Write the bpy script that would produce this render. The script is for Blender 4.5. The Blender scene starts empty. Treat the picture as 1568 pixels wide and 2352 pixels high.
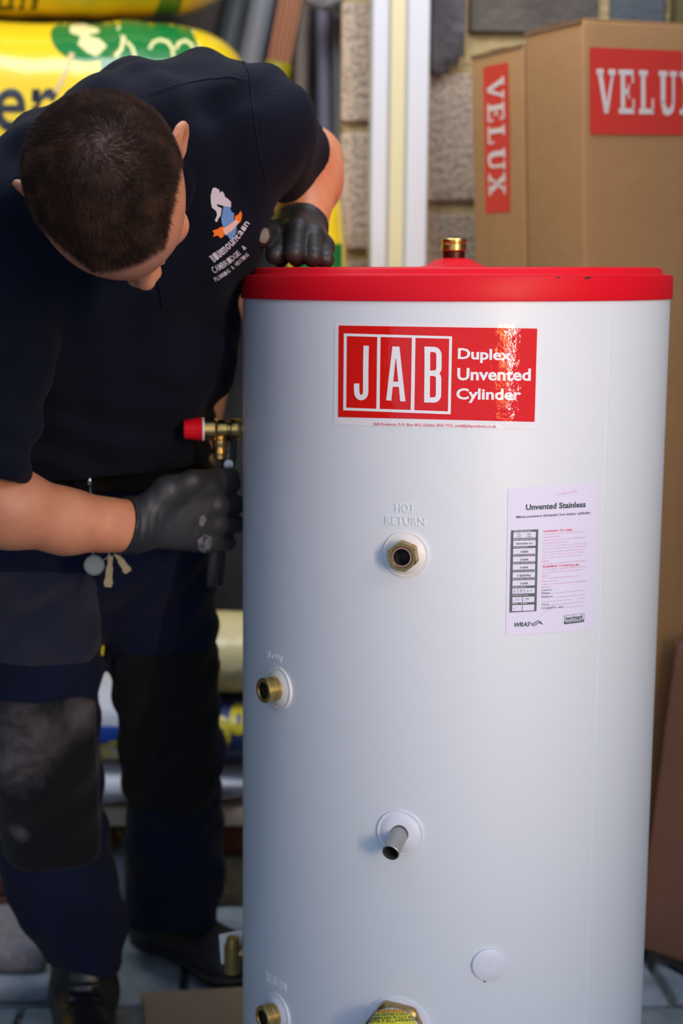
import bpy, bmesh, math, random
import numpy as np
from mathutils import Vector, Matrix, noise as mnoise
from mathutils.bvhtree import BVHTree
random.seed(7); rng = np.random.default_rng(7)
scene = bpy.context.scene; COL = scene.collection
PI = math.pi
# ---------------------------------------------------------------- camera
FPX = 3600.0; PCX = 560.0; PCY = 1176.0; CAMZ = 1.2
PITCH = math.atan(546/3600)
CAM = Vector((0, 0, CAMZ))
cf = Vector((0, math.cos(PITCH), -math.sin(PITCH))); cu = Vector((0, math.sin(PITCH), math.cos(PITCH))); cr = Vector((1, 0, 0))
cam_data = bpy.data.cameras.new('camera'); cam = bpy.data.objects.new('camera', cam_data); COL.objects.link(cam)
cam_data.sensor_fit = 'VERTICAL'; cam_data.sensor_height = 36.0
cam_data.lens = FPX/2352*36.0
cam_data.shift_x = (784-PCX)/2352
cam.location = CAM; cam.rotation_euler = (PI/2-PITCH, 0, 0)
cam_data.dof.use_dof = True; cam_data.dof.focus_distance = 1.74; cam_data.dof.aperture_fstop = 3.6
cam_data.clip_start = .05
scene.camera = cam
# ---------------------------------------------------------------- world, daylight, exposure
world = bpy.data.worlds.new('world'); scene.world = world; world.use_nodes = True
wn = world.node_tree; wn.nodes.clear()
wo = wn.nodes.new('ShaderNodeOutputWorld'); wb = wn.nodes.new('ShaderNodeBackground')
wt = wn.nodes.new('ShaderNodeTexCoord'); wsx = wn.nodes.new('ShaderNodeSeparateXYZ'); wr = wn.nodes.new('ShaderNodeValToRGB')
wn.links.new(wt.outputs['Generated'], wsx.inputs[0]); 
wmr = wn.nodes.new('ShaderNodeMapRange'); wmr.inputs['From Min'].default_value = -1; wmr.inputs['From Max'].default_value = 1
wn.links.new(wsx.outputs['Z'], wmr.inputs[0]); wn.links.new(wmr.outputs[0], wr.inputs[0])
wr.color_ramp.elements[0].position = 0.40; wr.color_ramp.elements[0].color = (.29, .45, .84, 1)
wr.color_ramp.elements[1].position = 0.9; wr.color_ramp.elements[1].color = (.34, .56, 1.0, 1)
for p_, c_ in ((.5, (.52, .66, .94, 1)), (.56, (.84, .89, .95, 1))):
    e_ = wr.color_ramp.elements.new(p_); e_.color = c_
wn.links.new(wr.outputs[0], wb.inputs[0]); wb.inputs[1].default_value = 1.0
wn.links.new(wb.outputs[0], wo.inputs[0])
def area(name, loc, target, sx, sy, power, col, spread=180):
    l = bpy.data.lights.new(name, 'AREA'); l.shape = 'RECTANGLE'; l.size = sx; l.size_y = sy; l.energy = power; l.color = col; l.spread = math.radians(spread)
    o = bpy.data.objects.new(name, l); COL.objects.link(o); o.location = loc
    o.rotation_euler = (Vector(target)-Vector(loc)).to_track_quat('-Z', 'Y').to_euler()
    return o
area('doorway_daylight', (1.55, .25, 2.45), (.14, 2.0, 1.62), .5, .6, 1.5, (1, .89, .70), 60)
area('sticker_streak_lamp', (1.42, -.85, 1.5), (.30, 1.79, 1.07), .05, 1.4, 1.6, (1, .90, .74), 32)  # narrow lamp added to put a pale streak on the sticker
area('sticker_warm_streak_lamp', (1.17, -.85, 1.5), (.30, 1.79, 1.07), .06, 1.4, .9, (1, .42, .08), 32)  # second added strip lamp, for the orange streak on the sticker
area('rooflight_daylight', (-.10, 2.36, 2.56), (-.10, 3.35, 1.3), 1.9, .7, 38, (.95, .98, 1))
scene.view_settings.view_transform = 'Standard'; scene.view_settings.look = 'None'
scene.view_settings.gamma = 1.0; scene.view_settings.use_curve_mapping = False
scene.view_settings.exposure = 0.0
# ---------------------------------------------------------------- helpers
def at(px, py, Y):
    """point of the place seen at photo pixel (px, py), at distance Y into the room"""
    d = cf + cr*((px-PCX)/FPX) - cu*((py-PCY)/FPX)
    return CAM + d*(Y/d.y)
def ray(px, py):
    return (cf + cr*((px-PCX)/FPX) - cu*((py-PCY)/FPX)).normalized()
def tag(o, label=None, cat=None, group=None, kind=None):
    if label: o['label'] = label
    if cat: o['category'] = cat
    if group: o['group'] = group
    if kind: o['kind'] = kind
    return o
def thing(name, label, cat, loc=(0, 0, 0), rz=0, group=None):
    o = bpy.data.objects.new(name, None); COL.objects.link(o); o.empty_display_size = .05
    o.location = loc; o.rotation_euler = (0, 0, rz)
    bpy.context.view_layer.update()
    return tag(o, label, cat, group)
def setparent(o, parent):
    if parent is not None:
        o.parent = parent
        o.matrix_parent_inverse = MW(parent).inverted()
def MW(o):
    if o.parent is None:
        return Matrix.LocRotScale(o.location, o.rotation_euler, o.scale)
    return MW(o.parent) @ o.matrix_parent_inverse @ Matrix.LocRotScale(o.location, o.rotation_euler, o.scale)
def mesh(name, verts, faces, m, parent=None, smooth=True, angle=None):
    me = bpy.data.meshes.new(name)
    me.from_pydata([tuple(v) for v in verts], [], [tuple(f) for f in faces]); me.update()
    return finish(name, me, m, parent, smooth, angle)
def finish(name, me, m, parent=None, smooth=True, angle=None):
    if smooth:
        me.polygons.foreach_set('use_smooth', [True]*len(me.polygons))
        if angle is not None:
            me.set_sharp_from_angle(angle=math.radians(angle))
    o = bpy.data.objects.new(name, me); COL.objects.link(o)
    if m: me.materials.append(m)
    setparent(o, parent)
    return o
def obj(name, bm, m, parent=None, smooth=True, angle=35):
    me = bpy.data.meshes.new(name); bm.normal_update(); bm.to_mesh(me); bm.free()
    return finish(name, me, m, parent, smooth, angle)
def box_bm(sx, sy, sz, bev=0, seg=2, M=None, bm=None):
    b = bmesh.new(); bmesh.ops.create_cube(b, size=1)
    bmesh.ops.scale(b, vec=(sx, sy, sz), verts=b.verts)
    if bev: bmesh.ops.bevel(b, geom=b.edges[:], offset=bev, segments=seg, profile=.5, affect='EDGES')
    if M is not None: bmesh.ops.transform(b, matrix=M, verts=b.verts)
    if bm is None: return b
    tmp = bpy.data.meshes.new('t'); b.to_mesh(tmp); b.free(); bm.from_mesh(tmp); bpy.data.meshes.remove(tmp)
    return bm
def frame(o, x, y, z):
    M = Matrix.Identity(4)
    for i, v in enumerate((x, y, z)):
        for j in range(3): M[j][i] = v[j]
    for j in range(3): M[j][3] = o[j]
    return M
def axis_frame(o, d, up=(0, 0, 1)):
    """frame whose Z runs along d"""
    z = Vector(d).normalized(); u = Vector(up)
    if abs(z.dot(u)) > .95: u = Vector((0, 1, 0))
    x = u.cross(z).normalized(); y = z.cross(x)
    return frame(o, x, y, z)
def lathe(prof, n=64, M=None, closed=False):
    """revolve (r, z) profile about Z"""
    V = []; Fc = []
    for r, z in prof:
        for i in range(n):
            a = 2*PI*i/n; V.append(Vector((r*math.cos(a), r*math.sin(a), z)))
    k = len(prof)
    for j in range(k-1):
        for i in range(n):
            Fc.append((j*n+i, j*n+(i+1) % n, (j+1)*n+(i+1) % n, (j+1)*n+i))
    if prof[0][0] > 1e-6 and closed: Fc.append(tuple(range(n))[::-1])
    if prof[-1][0] > 1e-6 and closed: Fc.append(tuple((k-1)*n+i for i in range(n)))
    if M is not None: V = [M @ v for v in V]
    return V, Fc
def merge(*parts):
    V = []; Fc = []
    for v, f in parts:
        b = len(V); V += list(v); Fc += [tuple(i+b for i in q) for q in f]
    return V, Fc
def tube(path, rad, n=12, cap=True):
    path = [Vector(q) for q in path]; V = []; Fc = []
    rads = rad if isinstance(rad, (list, tuple)) else [rad]*len(path)
    pn = None
    for i, q in enumerate(path):
        t = (path[min(i+1, len(path)-1)]-path[max(i-1, 0)]).normalized()
        if pn is None:
            pn = t.orthogonal().normalized()
        pn = (pn - t*pn.dot(t)).normalized(); b = t.cross(pn)
        for k in range(n):
            a = 2*PI*k/n; V.append(q + (pn*math.cos(a)+b*math.sin(a))*rads[i])
    for i in range(len(path)-1):
        for k in range(n):
            Fc.append((i*n+k, i*n+(k+1) % n, (i+1)*n+(k+1) % n, (i+1)*n+k))
    if cap:
        Fc.append(tuple(range(n))[::-1]); Fc.append(tuple((len(path)-1)*n+k for k in range(n)))
    return V, Fc
# ---- 2D shapes (pixel plane, y down) laid onto a surface
def grid_quad(q, nu, nv):
    """quad TL,TR,BR,BL -> grid"""
    tl, tr, br, bl = [np.array(c, float) for c in q]; V = []; Fc = []
    for j in range(nv+1):
        for i in range(nu+1):
            u = i/nu; v = j/nv
            V.append((tl*(1-u)+tr*u)*(1-v)+(bl*(1-u)+br*u)*v)
    for j in range(nv):
        for i in range(nu):
            a = j*(nu+1)+i; Fc.append((a, a+nu+1, a+nu+2, a+1))
    return V, Fc
def poly2d(pts, step=8.0):
    bm = bmesh.new(); vs = [bm.verts.new((q[0], -q[1], 0)) for q in pts]
    f = bm.faces.new(vs); f.normal_update()
    if f.normal.z < 0: f.normal_flip()
    bmesh.ops.triangulate(bm, faces=bm.faces[:])
    for _ in range(6):
        lg = [e for e in bm.edges if e.calc_length() > step]
        if not lg: break
        bmesh.ops.subdivide_edges(bm, edges=lg, cuts=1)
        bmesh.ops.triangulate(bm, faces=bm.faces[:])
    bm.verts.index_update()
    V = [np.array((v.co.x, -v.co.y)) for v in bm.verts]; Fc = [tuple(v.index for v in f.verts) for f in bm.faces]
    bm.free(); return V, Fc
def stroke(pts, w, step=None):
    pts = [np.array(q, float) for q in pts]
    if step:
        q2 = [pts[0]]
        for a, b in zip(pts, pts[1:]):
            k = max(1, int(np.linalg.norm(b-a)/step)); q2 += [a+(b-a)*(i+1)/k for i in range(k)]
        pts = q2
    V = []; Fc = []; n = len(pts)
    for i in range(n):
        d0 = pts[i]-pts[i-1] if i else pts[1]-pts[0]; d1 = pts[i+1]-pts[i] if i < n-1 else d0
        d0 = d0/np.linalg.norm(d0); d1 = d1/np.linalg.norm(d1); t = d0+d1; t /= np.linalg.norm(t)
        nn = np.array((-t[1], t[0])); s = w/2/max(.5, nn @ np.array((-d0[1], d0[0])))
        V += [pts[i]-nn*s, pts[i]+nn*s]
    for i in range(n-1): Fc.append((2*i, 2*i+1, 2*i+3, 2*i+2))
    return V, Fc
_txt_cache = {}
def text2d(s, quad, bold=0.0, res=3, shear=0.0):
    """lettering filling the quad TL,TR,BR,BL"""
    c = bpy.data.curves.new('t', 'FONT'); c.body = s; c.offset = bold; c.resolution_u = res; c.shear = shear; c.fill_mode = 'BOTH'
    o = bpy.data.objects.new('t', c); COL.objects.link(o)
    dg = bpy.context.evaluated_depsgraph_get(); me = bpy.data.meshes.new_from_object(o.evaluated_get(dg))
    n = len(me.vertices); co = np.zeros(n*3); me.vertices.foreach_get('co', co); co = co.reshape(-1, 3)[:, :2]
    Fc = [tuple(p.vertices) for p in me.polygons]
    bpy.data.objects.remove(o); bpy.data.curves.remove(c); bpy.data.meshes.remove(me)
    mn = co.min(0); mx = co.max(0); uv = (co-mn)/np.maximum(mx-mn, 1e-9)
    tl, tr, br, bl = [np.array(q, float) for q in quad]
    u = uv[:, :1]; v = 1-uv[:, 1:]
    P = (tl*(1-u)+tr*u)*(1-v)+(bl*(1-u)+br*u)*v
    return list(P), Fc
def lay(name, parts, hit, m, parent, off=.0004):
    """lay 2D shapes on a surface given by hit(px,py)->(point, normal)"""
    V, Fc = merge(*parts); out = []; N = []
    for q in V:
        h = hit(q[0], q[1]); out.append(h[0]+h[1]*off); N.append(h[1])
    F2 = []
    for f in Fc:
        a, b, c = out[f[0]], out[f[1]], out[f[2]]
        n = (b-a).cross(c-a)
        F2.append(f if n.dot(N[f[0]]) >= 0 else f[::-1])
    return mesh(name, out, F2, m, parent, smooth=False)
def bvh_hit(objs):
    trees = []
    for o in objs:
        Mx = MW(o); me = o.data
        trees.append(BVHTree.FromPolygons([Mx @ v.co for v in me.vertices], [tuple(p.vertices) for p in me.polygons]))
    def hit(px, py):
        d = ray(px, py); best = None
        for t in trees:
            h = t.ray_cast(CAM, d)
            if h[0] is not None and (best is None or h[3] < best[2]): best = (h[0], h[1] if h[1].dot(d) < 0 else -h[1], h[3])
        if best is None:
            for t in trees:
                h = t.find_nearest(CAM + d*2.0)
                if best is None or h[3] < best[2]: best = (h[0], h[1], h[3])
        return best
    return hit
def plane_hit(o, n):
    o = Vector(o); n = Vector(n).normalized()
    def hit(px, py):
        d = ray(px, py); t = (o-CAM).dot(n)/d.dot(n)
        return (CAM+d*t, n if n.dot(d) < 0 else -n)
    return hit
# ---------------------------------------------------------------- materials
def mat(name, col, rough=.5, metal=0.0, bump=None, var=None, spec=None, coat=0.0, sheen=0.0, sss=0.0, aniso=None):
    """bump=(scale, strength, detail), var=(scale, second colour, contrast lo, hi)"""
    m = bpy.data.materials.new(name); m.use_nodes = True; nt = m.node_tree; b = nt.nodes['Principled BSDF']
    b.inputs['Base Color'].default_value = (*col, 1); b.inputs['Roughness'].default_value = rough; b.inputs['Metallic'].default_value = metal
    if spec is not None: b.inputs['Specular IOR Level'].default_value = spec
    if coat: b.inputs['Coat Weight'].default_value = coat; b.inputs['Coat Roughness'].default_value = .08
    if sheen: b.inputs['Sheen Weight'].default_value = sheen
    if sss:
        b.inputs['Subsurface Weight'].default_value = sss; b.inputs['Subsurface Radius'].default_value = (.012, .004, .002); b.inputs['Subsurface Scale'].default_value = 1.0
    tc = nt.nodes.new('ShaderNodeTexCoord')
    if var:
        n = nt.nodes.new('ShaderNodeTexNoise'); n.inputs['Scale'].default_value = var[0]; n.inputs['Detail'].default_value = 6
        r = nt.nodes.new('ShaderNodeValToRGB'); r.color_ramp.elements[0].position = var[2]; r.color_ramp.elements[1].position = var[3]
        r.color_ramp.elements[0].color = (*col, 1); r.color_ramp.elements[1].color = (*var[1], 1)
        nt.links.new(tc.outputs['Object'], n.inputs['Vector']); nt.links.new(n.outputs['Fac'], r.inputs[0]); nt.links.new(r.outputs[0], b.inputs['Base Color'])
    if bump:
        n = nt.nodes.new('ShaderNodeTexNoise'); n.inputs['Scale'].default_value = bump[0]; n.inputs['Detail'].default_value = bump[2] if len(bump) > 2 else 4
        bp = nt.nodes.new('ShaderNodeBump'); bp.inputs['Strength'].default_value = bump[1]; bp.inputs['Distance'].default_value = .01
        nt.links.new(tc.outputs['Object'], n.inputs['Vector']); nt.links.new(n.outputs['Fac'], bp.inputs['Height']); nt.links.new(bp.outputs[0], b.inputs['Normal'])
    return m
M = {}
M['tank'] = mat('white_powder_coat', (.735, .785, .815), .42, bump=(900, .02))
M['red_plastic'] = mat('red_plastic', (.70, .006, .016), .42, bump=(14, .06), spec=.18)
M['red_print'] = mat('red_print', (.70, .010, .005), .06, bump=(70, .07), spec=.42)
M['white_print'] = mat('white_print', (.86, .86, .86), .06)
M['sticker'] = mat('clear_white_sticker', (.82, .82, .83), .07, bump=(70, .04))
M['paper'] = mat('lavender_paper', (.76, .74, .90), .6)
M['ink'] = mat('dark_ink', (.035, .07, .075), .6)
M['ink_grey'] = mat('grey_green_ink', (.09, .12, .12), .6)
M['red_ink'] = mat('red_ink', (.75, .10, .14), .6)
M['pink_ink'] = mat('faint_red_ink', (.80, .42, .50), .6)
M['brass'] = mat('brass', (.62, .40, .12), .26, 1.0, bump=(60, .05))
M['brass_dull'] = mat('dull_brass', (.42, .28, .10), .38, 1.0, bump=(80, .08))
M['copper'] = mat('copper', (.72, .33, .20), .3, 1.0)
M['copper_dark'] = mat('tarnished_copper', (.20, .085, .06), .42, 1.0)
M['steel'] = mat('brushed_steel', (.50, .48, .45), .42, 1.0, bump=(120, .06))
M['white_plastic'] = mat('white_plastic', (.80, .79, .75), .38)
M['white_plastic_cool'] = mat('cool_white_plastic', (.78, .80, .86), .4)
M['black_hole'] = mat('dark_bore', (.012, .012, .013), .6)
M['yellow_sticker'] = mat('yellow_sticker', (.80, .72, .02), .4)
M['black_print'] = mat('black_print', (.02, .02, .02), .5)
# ---------------------------------------------------------------- setting
M['concrete_floor'] = mat('concrete_floor', (.10, .10, .105), .9, bump=(40, .4), var=(5, (.17, .17, .18), .35, .7))
M['flag_stone'] = mat('flag_stone', (.13, .17, .20), .85, bump=(50, .5), var=(9, (.30, .34, .37), .4, .7))
M['mortar'] = mat('yellow_mortar', (.50, .37, .17), .95, bump=(60, .8), var=(14, (.36, .27, .14), .35, .7))
M['block'] = mat('aggregate_block', (.56, .43, .32), .95, bump=(110, .7, 8), var=(110, (.34, .25, .18), .45, .66))
M['block_dark'] = mat('dark_block', (.085, .07, .06), .95, bump=(60, .6, 8), var=(8, (.14, .115, .095), .35, .7))
M['block_blue'] = mat('blue_grey_block', (.075, .082, .095), .95, bump=(90, .4, 6), var=(10, (.10, .108, .12), .35, .7))
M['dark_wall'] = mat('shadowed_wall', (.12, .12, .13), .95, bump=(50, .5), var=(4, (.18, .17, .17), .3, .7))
M['plaster'] = mat('ceiling_board', (.50, .47, .43), .9, bump=(30, .2))
def struct(name, bm, m, angle=35):
    o = obj(name, bm, m, None, True, angle); return tag(o, kind='structure')
def slab(name, x0, x1, y0, y1, z0, z1, m, bev=0):
    return struct(name, box_bm(x1-x0, y1-y0, z1-z0, bev, 2, Matrix.Translation(((x0+x1)/2, (y0+y1)/2, (z0+z1)/2))), m)
XL, XR = -1.75, 1.70
floor = slab('floor', XL-.2, XR+.2, -.6, 4.0, -.2, -.022, M['concrete_floor'])
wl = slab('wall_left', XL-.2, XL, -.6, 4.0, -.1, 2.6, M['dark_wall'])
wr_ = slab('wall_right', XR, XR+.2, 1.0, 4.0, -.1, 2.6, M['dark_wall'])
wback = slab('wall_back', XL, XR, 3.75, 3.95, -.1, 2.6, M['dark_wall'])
wmid = slab('wall_middle', .190, XR, 3.072, 3.19, -.1, 2.6, M['mortar'])
ceil = slab('ceiling', XL-.2, XR+.2, 2.45, 4.0, 2.6, 2.75, M['plaster'])
# paving stones on the floor
def stone_mesh(sx, sy, seed):
    bm = box_bm(sx, sy, .03, .006, 2); r = random.Random(seed)
    for v in bm.verts:
        if v.co.z > 0: v.co.z += (mnoise.noise(v.co*9+Vector((seed, 0, 0))))*.003
        v.co.x += r.uniform(-.003, .003); v.co.y += r.uniform(-.003, .003)
    return bm
r = random.Random(3); y = 1.3; row = 0
while y < 3.70:
    h = r.uniform(.22, .34); x = -1.70 + r.uniform(0, .1)
    if y+h > 3.74: h = 3.74-y
    while x < (1.66 if y+h < 3.06 else .15):
        w = r.uniform(.28, .50); w = min(w, (1.69 if y+h < 3.06 else .185)-x)
        if w > .08:
            o = obj('stone', stone_mesh(w-.014, h-.014, r.random()*50), M['flag_stone'], floor)
            o.location = (x+w/2, y+h/2, -.0165+r.uniform(-.0015, .0015))
        x += w
    y += h; row += 1
# block faces of the middle wall: left and right column beside the plastic profile
def block(x0, x1, z0, z1, m, d=.012, yf=3.072, rough=.002, parent=None):
    bm = bmesh.new(); nx = max(2, int((x1-x0)/.02)); nz = max(2, int((z1-z0)/.02))
    nx = min(nx, 5); nz = min(nz, 5)
    box_bm(x1-x0, .04, z1-z0, .004, 1, None, bm)
    for v in bm.verts: v.co += Vector((r.uniform(-1, 1), r.uniform(-1, 1)*.6, r.uniform(-1, 1)))*rough
    o = obj('brick', bm, m, parent or wmid); o.location = ((x0+x1)/2, yf-d+.02, (z0+z1)/2); return o
CL = .2415; z = 1.2+605/3600*3.06-.2415*8+.004
for k in range(10):
    block(.186, .300, z+.010, z+CL-.010, M['block']); z += CL
CR = .264; z = 1.2+(630-170)/3600*3.06-CR*6
for k in range(7):
    top = z+CL if k < 6 else z+CL
    if k < 6: block(.322, .460 if k > 3 else .66, z+.012, z+CR-.014, M['block'])
    z += CR
zt = 1.2+460/3600*3.06
# smooth dark blocks above and behind the boxes
block(.425, .668, zt+.06, 2.05, M['block_dark'], .014); block(.690, .795, 1.46, 2.05, M['block_blue'], .014)
block(.425, .668, 2.07, 2.58, M['block_dark'], .014); block(.690, .795, 2.07, 2.58, M['block_blue'], .014)
zz = .02
while zz < 1.40:
    block(.67, .93, zz, zz+.215, M['block_dark']); block(.95, 1.30, zz, zz+.215, M['block_dark']); block(1.32, 1.68, zz, zz+.215, M['block_dark']); zz += .23
zz = 1.42
while zz < 2.5:
    block(.95, 1.30, zz, zz+.215, M['block_dark']); block(1.32, 1.68, zz, zz+.215, M['block_dark']); zz += .23
# timber stud right of the wall blocks
pine = mat('olive_timber', (.105, .082, .022), .8, bump=(30, .3), var=(6, (.07, .052, .012), .35, .65))
bm = box_bm(.17, .05, 2.56, .004, 2); o = obj('timber_stud', bm, pine); o.location = (.888, 3.04, 1.28)
tag(o, 'upright olive-brown timber stud against the block wall, behind the big red-labelled box', 'timber')
# torn grey sheet hanging on the wall
V = []; Fc = []; NX, NZ = 14, 16
for j in range(NZ+1):
    for i in range(NX+1):
        u = i/NX; v = j/NZ; x = .352+u*.062
        zb_ = zt-.018+.05*max(0, u-.35)+.012*mnoise.noise((u*7, 3, 0))+.008*math.sin(u*23)
        zz = zb_+(2.3-zb_)*v
        V.append((x, 3.044-.004*(1-v)-.004*mnoise.noise((u*4, zz*6, 1.7)), zz))
n0 = len(V)
V += [(a, b+.003, c) for a, b, c in V]
for j in range(NZ):
    for i in range(NX):
        a = j*(NX+1)+i; Fc.append((a, a+1, a+NX+2, a+NX+1)); Fc.append((n0+a, n0+a+NX+1, n0+a+NX+2, n0+a+1))
per = [i for i in range(NX+1)] + [j*(NX+1)+NX for j in range(1, NZ+1)] + [NZ*(NX+1)+i for i in range(NX-1, -1, -1)] + [j*(NX+1) for j in range(NZ-1, 0, -1)]
for a, b in zip(per, per[1:]+per[:1]): Fc.append((b, a, a+n0, b+n0))
o = mesh('felt_sheet', V, Fc, mat('grey_felt', (.085, .078, .085), .95, bump=(60, 1.0, 8), var=(20, (.15, .135, .14), .4, .7)))
tag(o, 'torn dark grey felt sheet hanging on the block wall right of the white profile', 'sheet')
# white plastic profile with cream strip
upvc = mat('white_upvc', (.60, .60, .63), .35); cream = mat('cream_strip', (.66, .58, .33), .5)
pr = thing('plastic_profile', 'tall white plastic profile with a cream centre strip, upright against the block wall', 'plastic profile', (.295, 2.99, 0))
def profile(name, pts, m):
    V = []; Fc = []; n = len(pts)
    for z in (-.01, 2.45):
        for x, y in pts: V.append((x, y, z))
    for i in range(n): Fc.append((i, (i+1) % n, (i+1) % n+n, i+n))
    Fc.append(tuple(range(n))[::-1]); Fc.append(tuple(range(n, 2*n)))
    return mesh(name, V, Fc, m, pr, angle=25)
x0, x1 = .2345, .3405
profile('frame', [(x0, 3.03), (x0, 2.965), (x0+.003, 2.960), (x0+.027, 2.960), (x0+.031, 2.964), (x0+.033, 2.972), (x1-.043, 2.972), (x1-.041, 2.966), (x1-.038, 2.960), (x1-.003, 2.960), (x1, 2.965), (x1, 3.03)], upvc)
profile('cream_strip', [(x0+.0345, 2.9725), (x0+.0345, 2.969), (x0+.037, 2.967), (x1-.047, 2.967), (x1-.0445, 2.969), (x1-.0445, 2.9725)], cream)
# ---------------------------------------------------------------- hot water cylinder
TX, TY, TR = .272, 2.06, .2735
TOPZ = 1.2085
tank = thing('hot_water_cylinder', '', 'water cylinder', (TX, TY, 0))
tank['label'] = 'tall white hot water cylinder with red lid and brass ports, man leaning beside it'
T0 = Matrix.Translation((TX, TY, 0))
def rimz(y): return CAMZ - (y-630)/3600*1.79
zb = rimz(691)
V, Fc = lathe([(0, .012), (TR-.01, .012), (TR, .02), (TR, .3), (TR, .6), (TR, .9), (TR, zb+.02), (TR-.004, zb+.02)], 192, T0)
mesh('tank_body', V, Fc, M['tank'], tank, angle=40)
V, Fc = lathe([(0, 0), (TR-.004, 0), (TR+.002, .004), (TR+.002, .03), (TR-.002, .034), (TR-.002, .012), (0, .012)], 128, T0)
mesh('base_ring', V, Fc, mat('black_base_plastic', (.03, .03, .03), .5), tank, angle=40)
# lid
z1 = rimz(631.5); z2 = TOPZ
V, Fc = lathe([(TR-.0005, zb+.001), (TR+.0025, zb), (TR+.0028, zb+.003), (TR+.0025, z1-.003), (TR+.0012, z1-.0006), (TR-.002, z1), (TR-.0085, z1),
               (TR-.010, z1+.0015), (TR-.0115, z2-.003), (TR-.014, z2-.0008), (TR-.018, z2), (.12, z2), (.046, z2+.0006), (.036, z2+.003), (.022, z2+.011), (.014, z2+.0125), (0, z2+.0125)], 192, T0)
lid = mesh('lid', V, Fc, M['red_plastic'], tank, angle=50)
def tank_hit(R):
    def hit(px, py):
        d = ray(px, py); ox, oy = CAM.x-TX, CAM.y-TY
        a = d.x*d.x+d.y*d.y; b = ox*d.x+oy*d.y; c = ox*ox+oy*oy-R*R
        t = (-b-math.sqrt(max(0, b*b-a*c)))/a; q = CAM+d*t
        n = Vector((q.x-TX, q.y-TY, 0)).normalized(); return (q, n)
    return hit
th = tank_hit(TR)
for pts in ([(1279, 636), (1286, 635), (1284, 639), (1280, 640)], [(1341, 638), (1356, 635), (1356, 639), (1350, 640), (1343, 641)]):
    lay('scuff_mark', [poly2d(pts, 4)], tank_hit(TR+.0028), M['black_print'], lid, .0003)
# vertical seam
V = []; Fc = []
q0 = th(1403, 760)[0]; sa = math.atan2(q0.y-TY, q0.x-TX)
for j, z in enumerate(np.linspace(.02, zb+.01, 12)):
    for k, (da, rr) in enumerate(((-.0045, -.0004), (-.003, .0009), (.012, .0009), (.0135, -.0004))):
        a = sa+da; V.append((TX+(TR+rr)*math.cos(a), TY+(TR+rr)*math.sin(a), z))
for j in range(11):
    for k in range(3): Fc.append((j*4+k, j*4+k+1, j*4+k+5, j*4+k+4))
mesh('seam', V, Fc, M['tank'], tank, angle=20)
# pipe on the lid
c = Vector((TX, TY, z2))
prof = [(.0, .0), (.0135, .0), (.0135, .010)]
for k in range(7): prof += [(.0135, .0105+k*.0017), (.0147, .0113+k*.0017), (.0147, .0118+k*.0017), (.0135, .0122+k*.0017)]
prof += [(.0135, .024), (.0135, .036), (.0118, .036), (.0118, .005)]
V, Fc = lathe(prof, 40, Matrix.Translation(c)); pipe = mesh('threaded_pipe', V, Fc, M['copper_dark'], tank, angle=30)
V, Fc = lathe([(.0137, .0215), (.0155, .0215), (.0162, .0225), (.0162, .030), (.0155, .0308), (.0157, .0325), (.0166, .0333), (.0166, .0362), (.0158, .037), (.0137, .037)], 40, Matrix.Translation(c))
mesh('brass_collar', V, Fc, M['brass'], pipe, angle=30)['label'] = 'brass collar'
# ---- front brand sticker
def K6(x, y): return (720+x/2.8, 720+y/2.8)
lab = lay('sticker', [grid_quad([(769, 741), (1244, 746), (1237, 987.5), (766, 975)], 48, 8)], th, M['sticker'], tank, .0004)
lay('red_panel', [grid_quad([K6(163, 77), K6(1436, 97), K6(1419, 697), K6(159, 666)], 48, 8)], th, M['red_print'], lab, .0007)
fr = []
def fq(a, b, c_, d): return grid_quad([K6(*a), K6(*b), K6(*c_), K6(*d)], 24, 1)
fr.append(fq((197, 128), (890, 147), (889, 163), (197, 145))); fr.append(fq((193, 605), (881, 630), (880, 648), (193, 622)))
def vq(x0, x1, y0, y1, dx=-4): return grid_quad([K6(x0, y0), K6(x1, y0), K6(x1+dx, y1), K6(x0+dx, y1)], 2, 6)
fr += [vq(197, 216, 130, 620), vq(411, 432, 140, 622, -6), vq(633, 656, 146, 632, -8), vq(872, 890, 147, 646, -9)]
lay('letter_frame', fr, th, M['white_print'], lab, .001)
def arc(cx, cy, rx, ry, a0, a1, n=10): return [(cx+rx*math.cos(math.radians(a0+(a1-a0)*i/n)), cy+ry*math.sin(math.radians(a0+(a1-a0)*i/n))) for i in range(n+1)]
LT = []
J = [(340, 207), (338, 300), (337, 400), (337, 500)] + arc(308.5, 503, 28.5, 38, 0, 180)[1:] + [(279, 480), (279, 450)]
LT.append(stroke([K6(*q) for q in J], 34/2.8))
LT.append(poly2d([K6(508, 212), K6(553, 213), K6(591, 565), K6(558, 564), K6(531, 290), K6(528, 290), K6(501, 560), K6(468, 558)], 6))
LT.append(poly2d([K6(500, 437), K6(560, 440), K6(560, 472), K6(500, 470)], 8))
B1 = [(713, 230), (770, 231)] + arc(775, 268, 31, 36, -90, 0) + [(806, 340)] + arc(776, 348, 30, 35, 0, 90) + [(735, 384)]
B2 = [(735, 384), (770, 385)] + arc(774, 420, 30, 35, -90, 0) + [(803, 520)] + arc(772, 522, 31, 34, 0, 90) + [(711, 555)]
for b_ in (B1, B2): LT.append(stroke([K6(*q) for q in b_], 34/2.8))
LT.append(stroke([K6(732, 213), K6(731, 380), K6(729, 572)], 36/2.8))
lay('lettering', LT, th, M['white_print'], lab, .001)
def tq(x0, y0, x1, y1, h, sl=0.0): return [K6(x0, y0), K6(x1, y1), K6(x1-h*sl, y1+h), K6(x0-h*sl, y0+h)]
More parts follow.
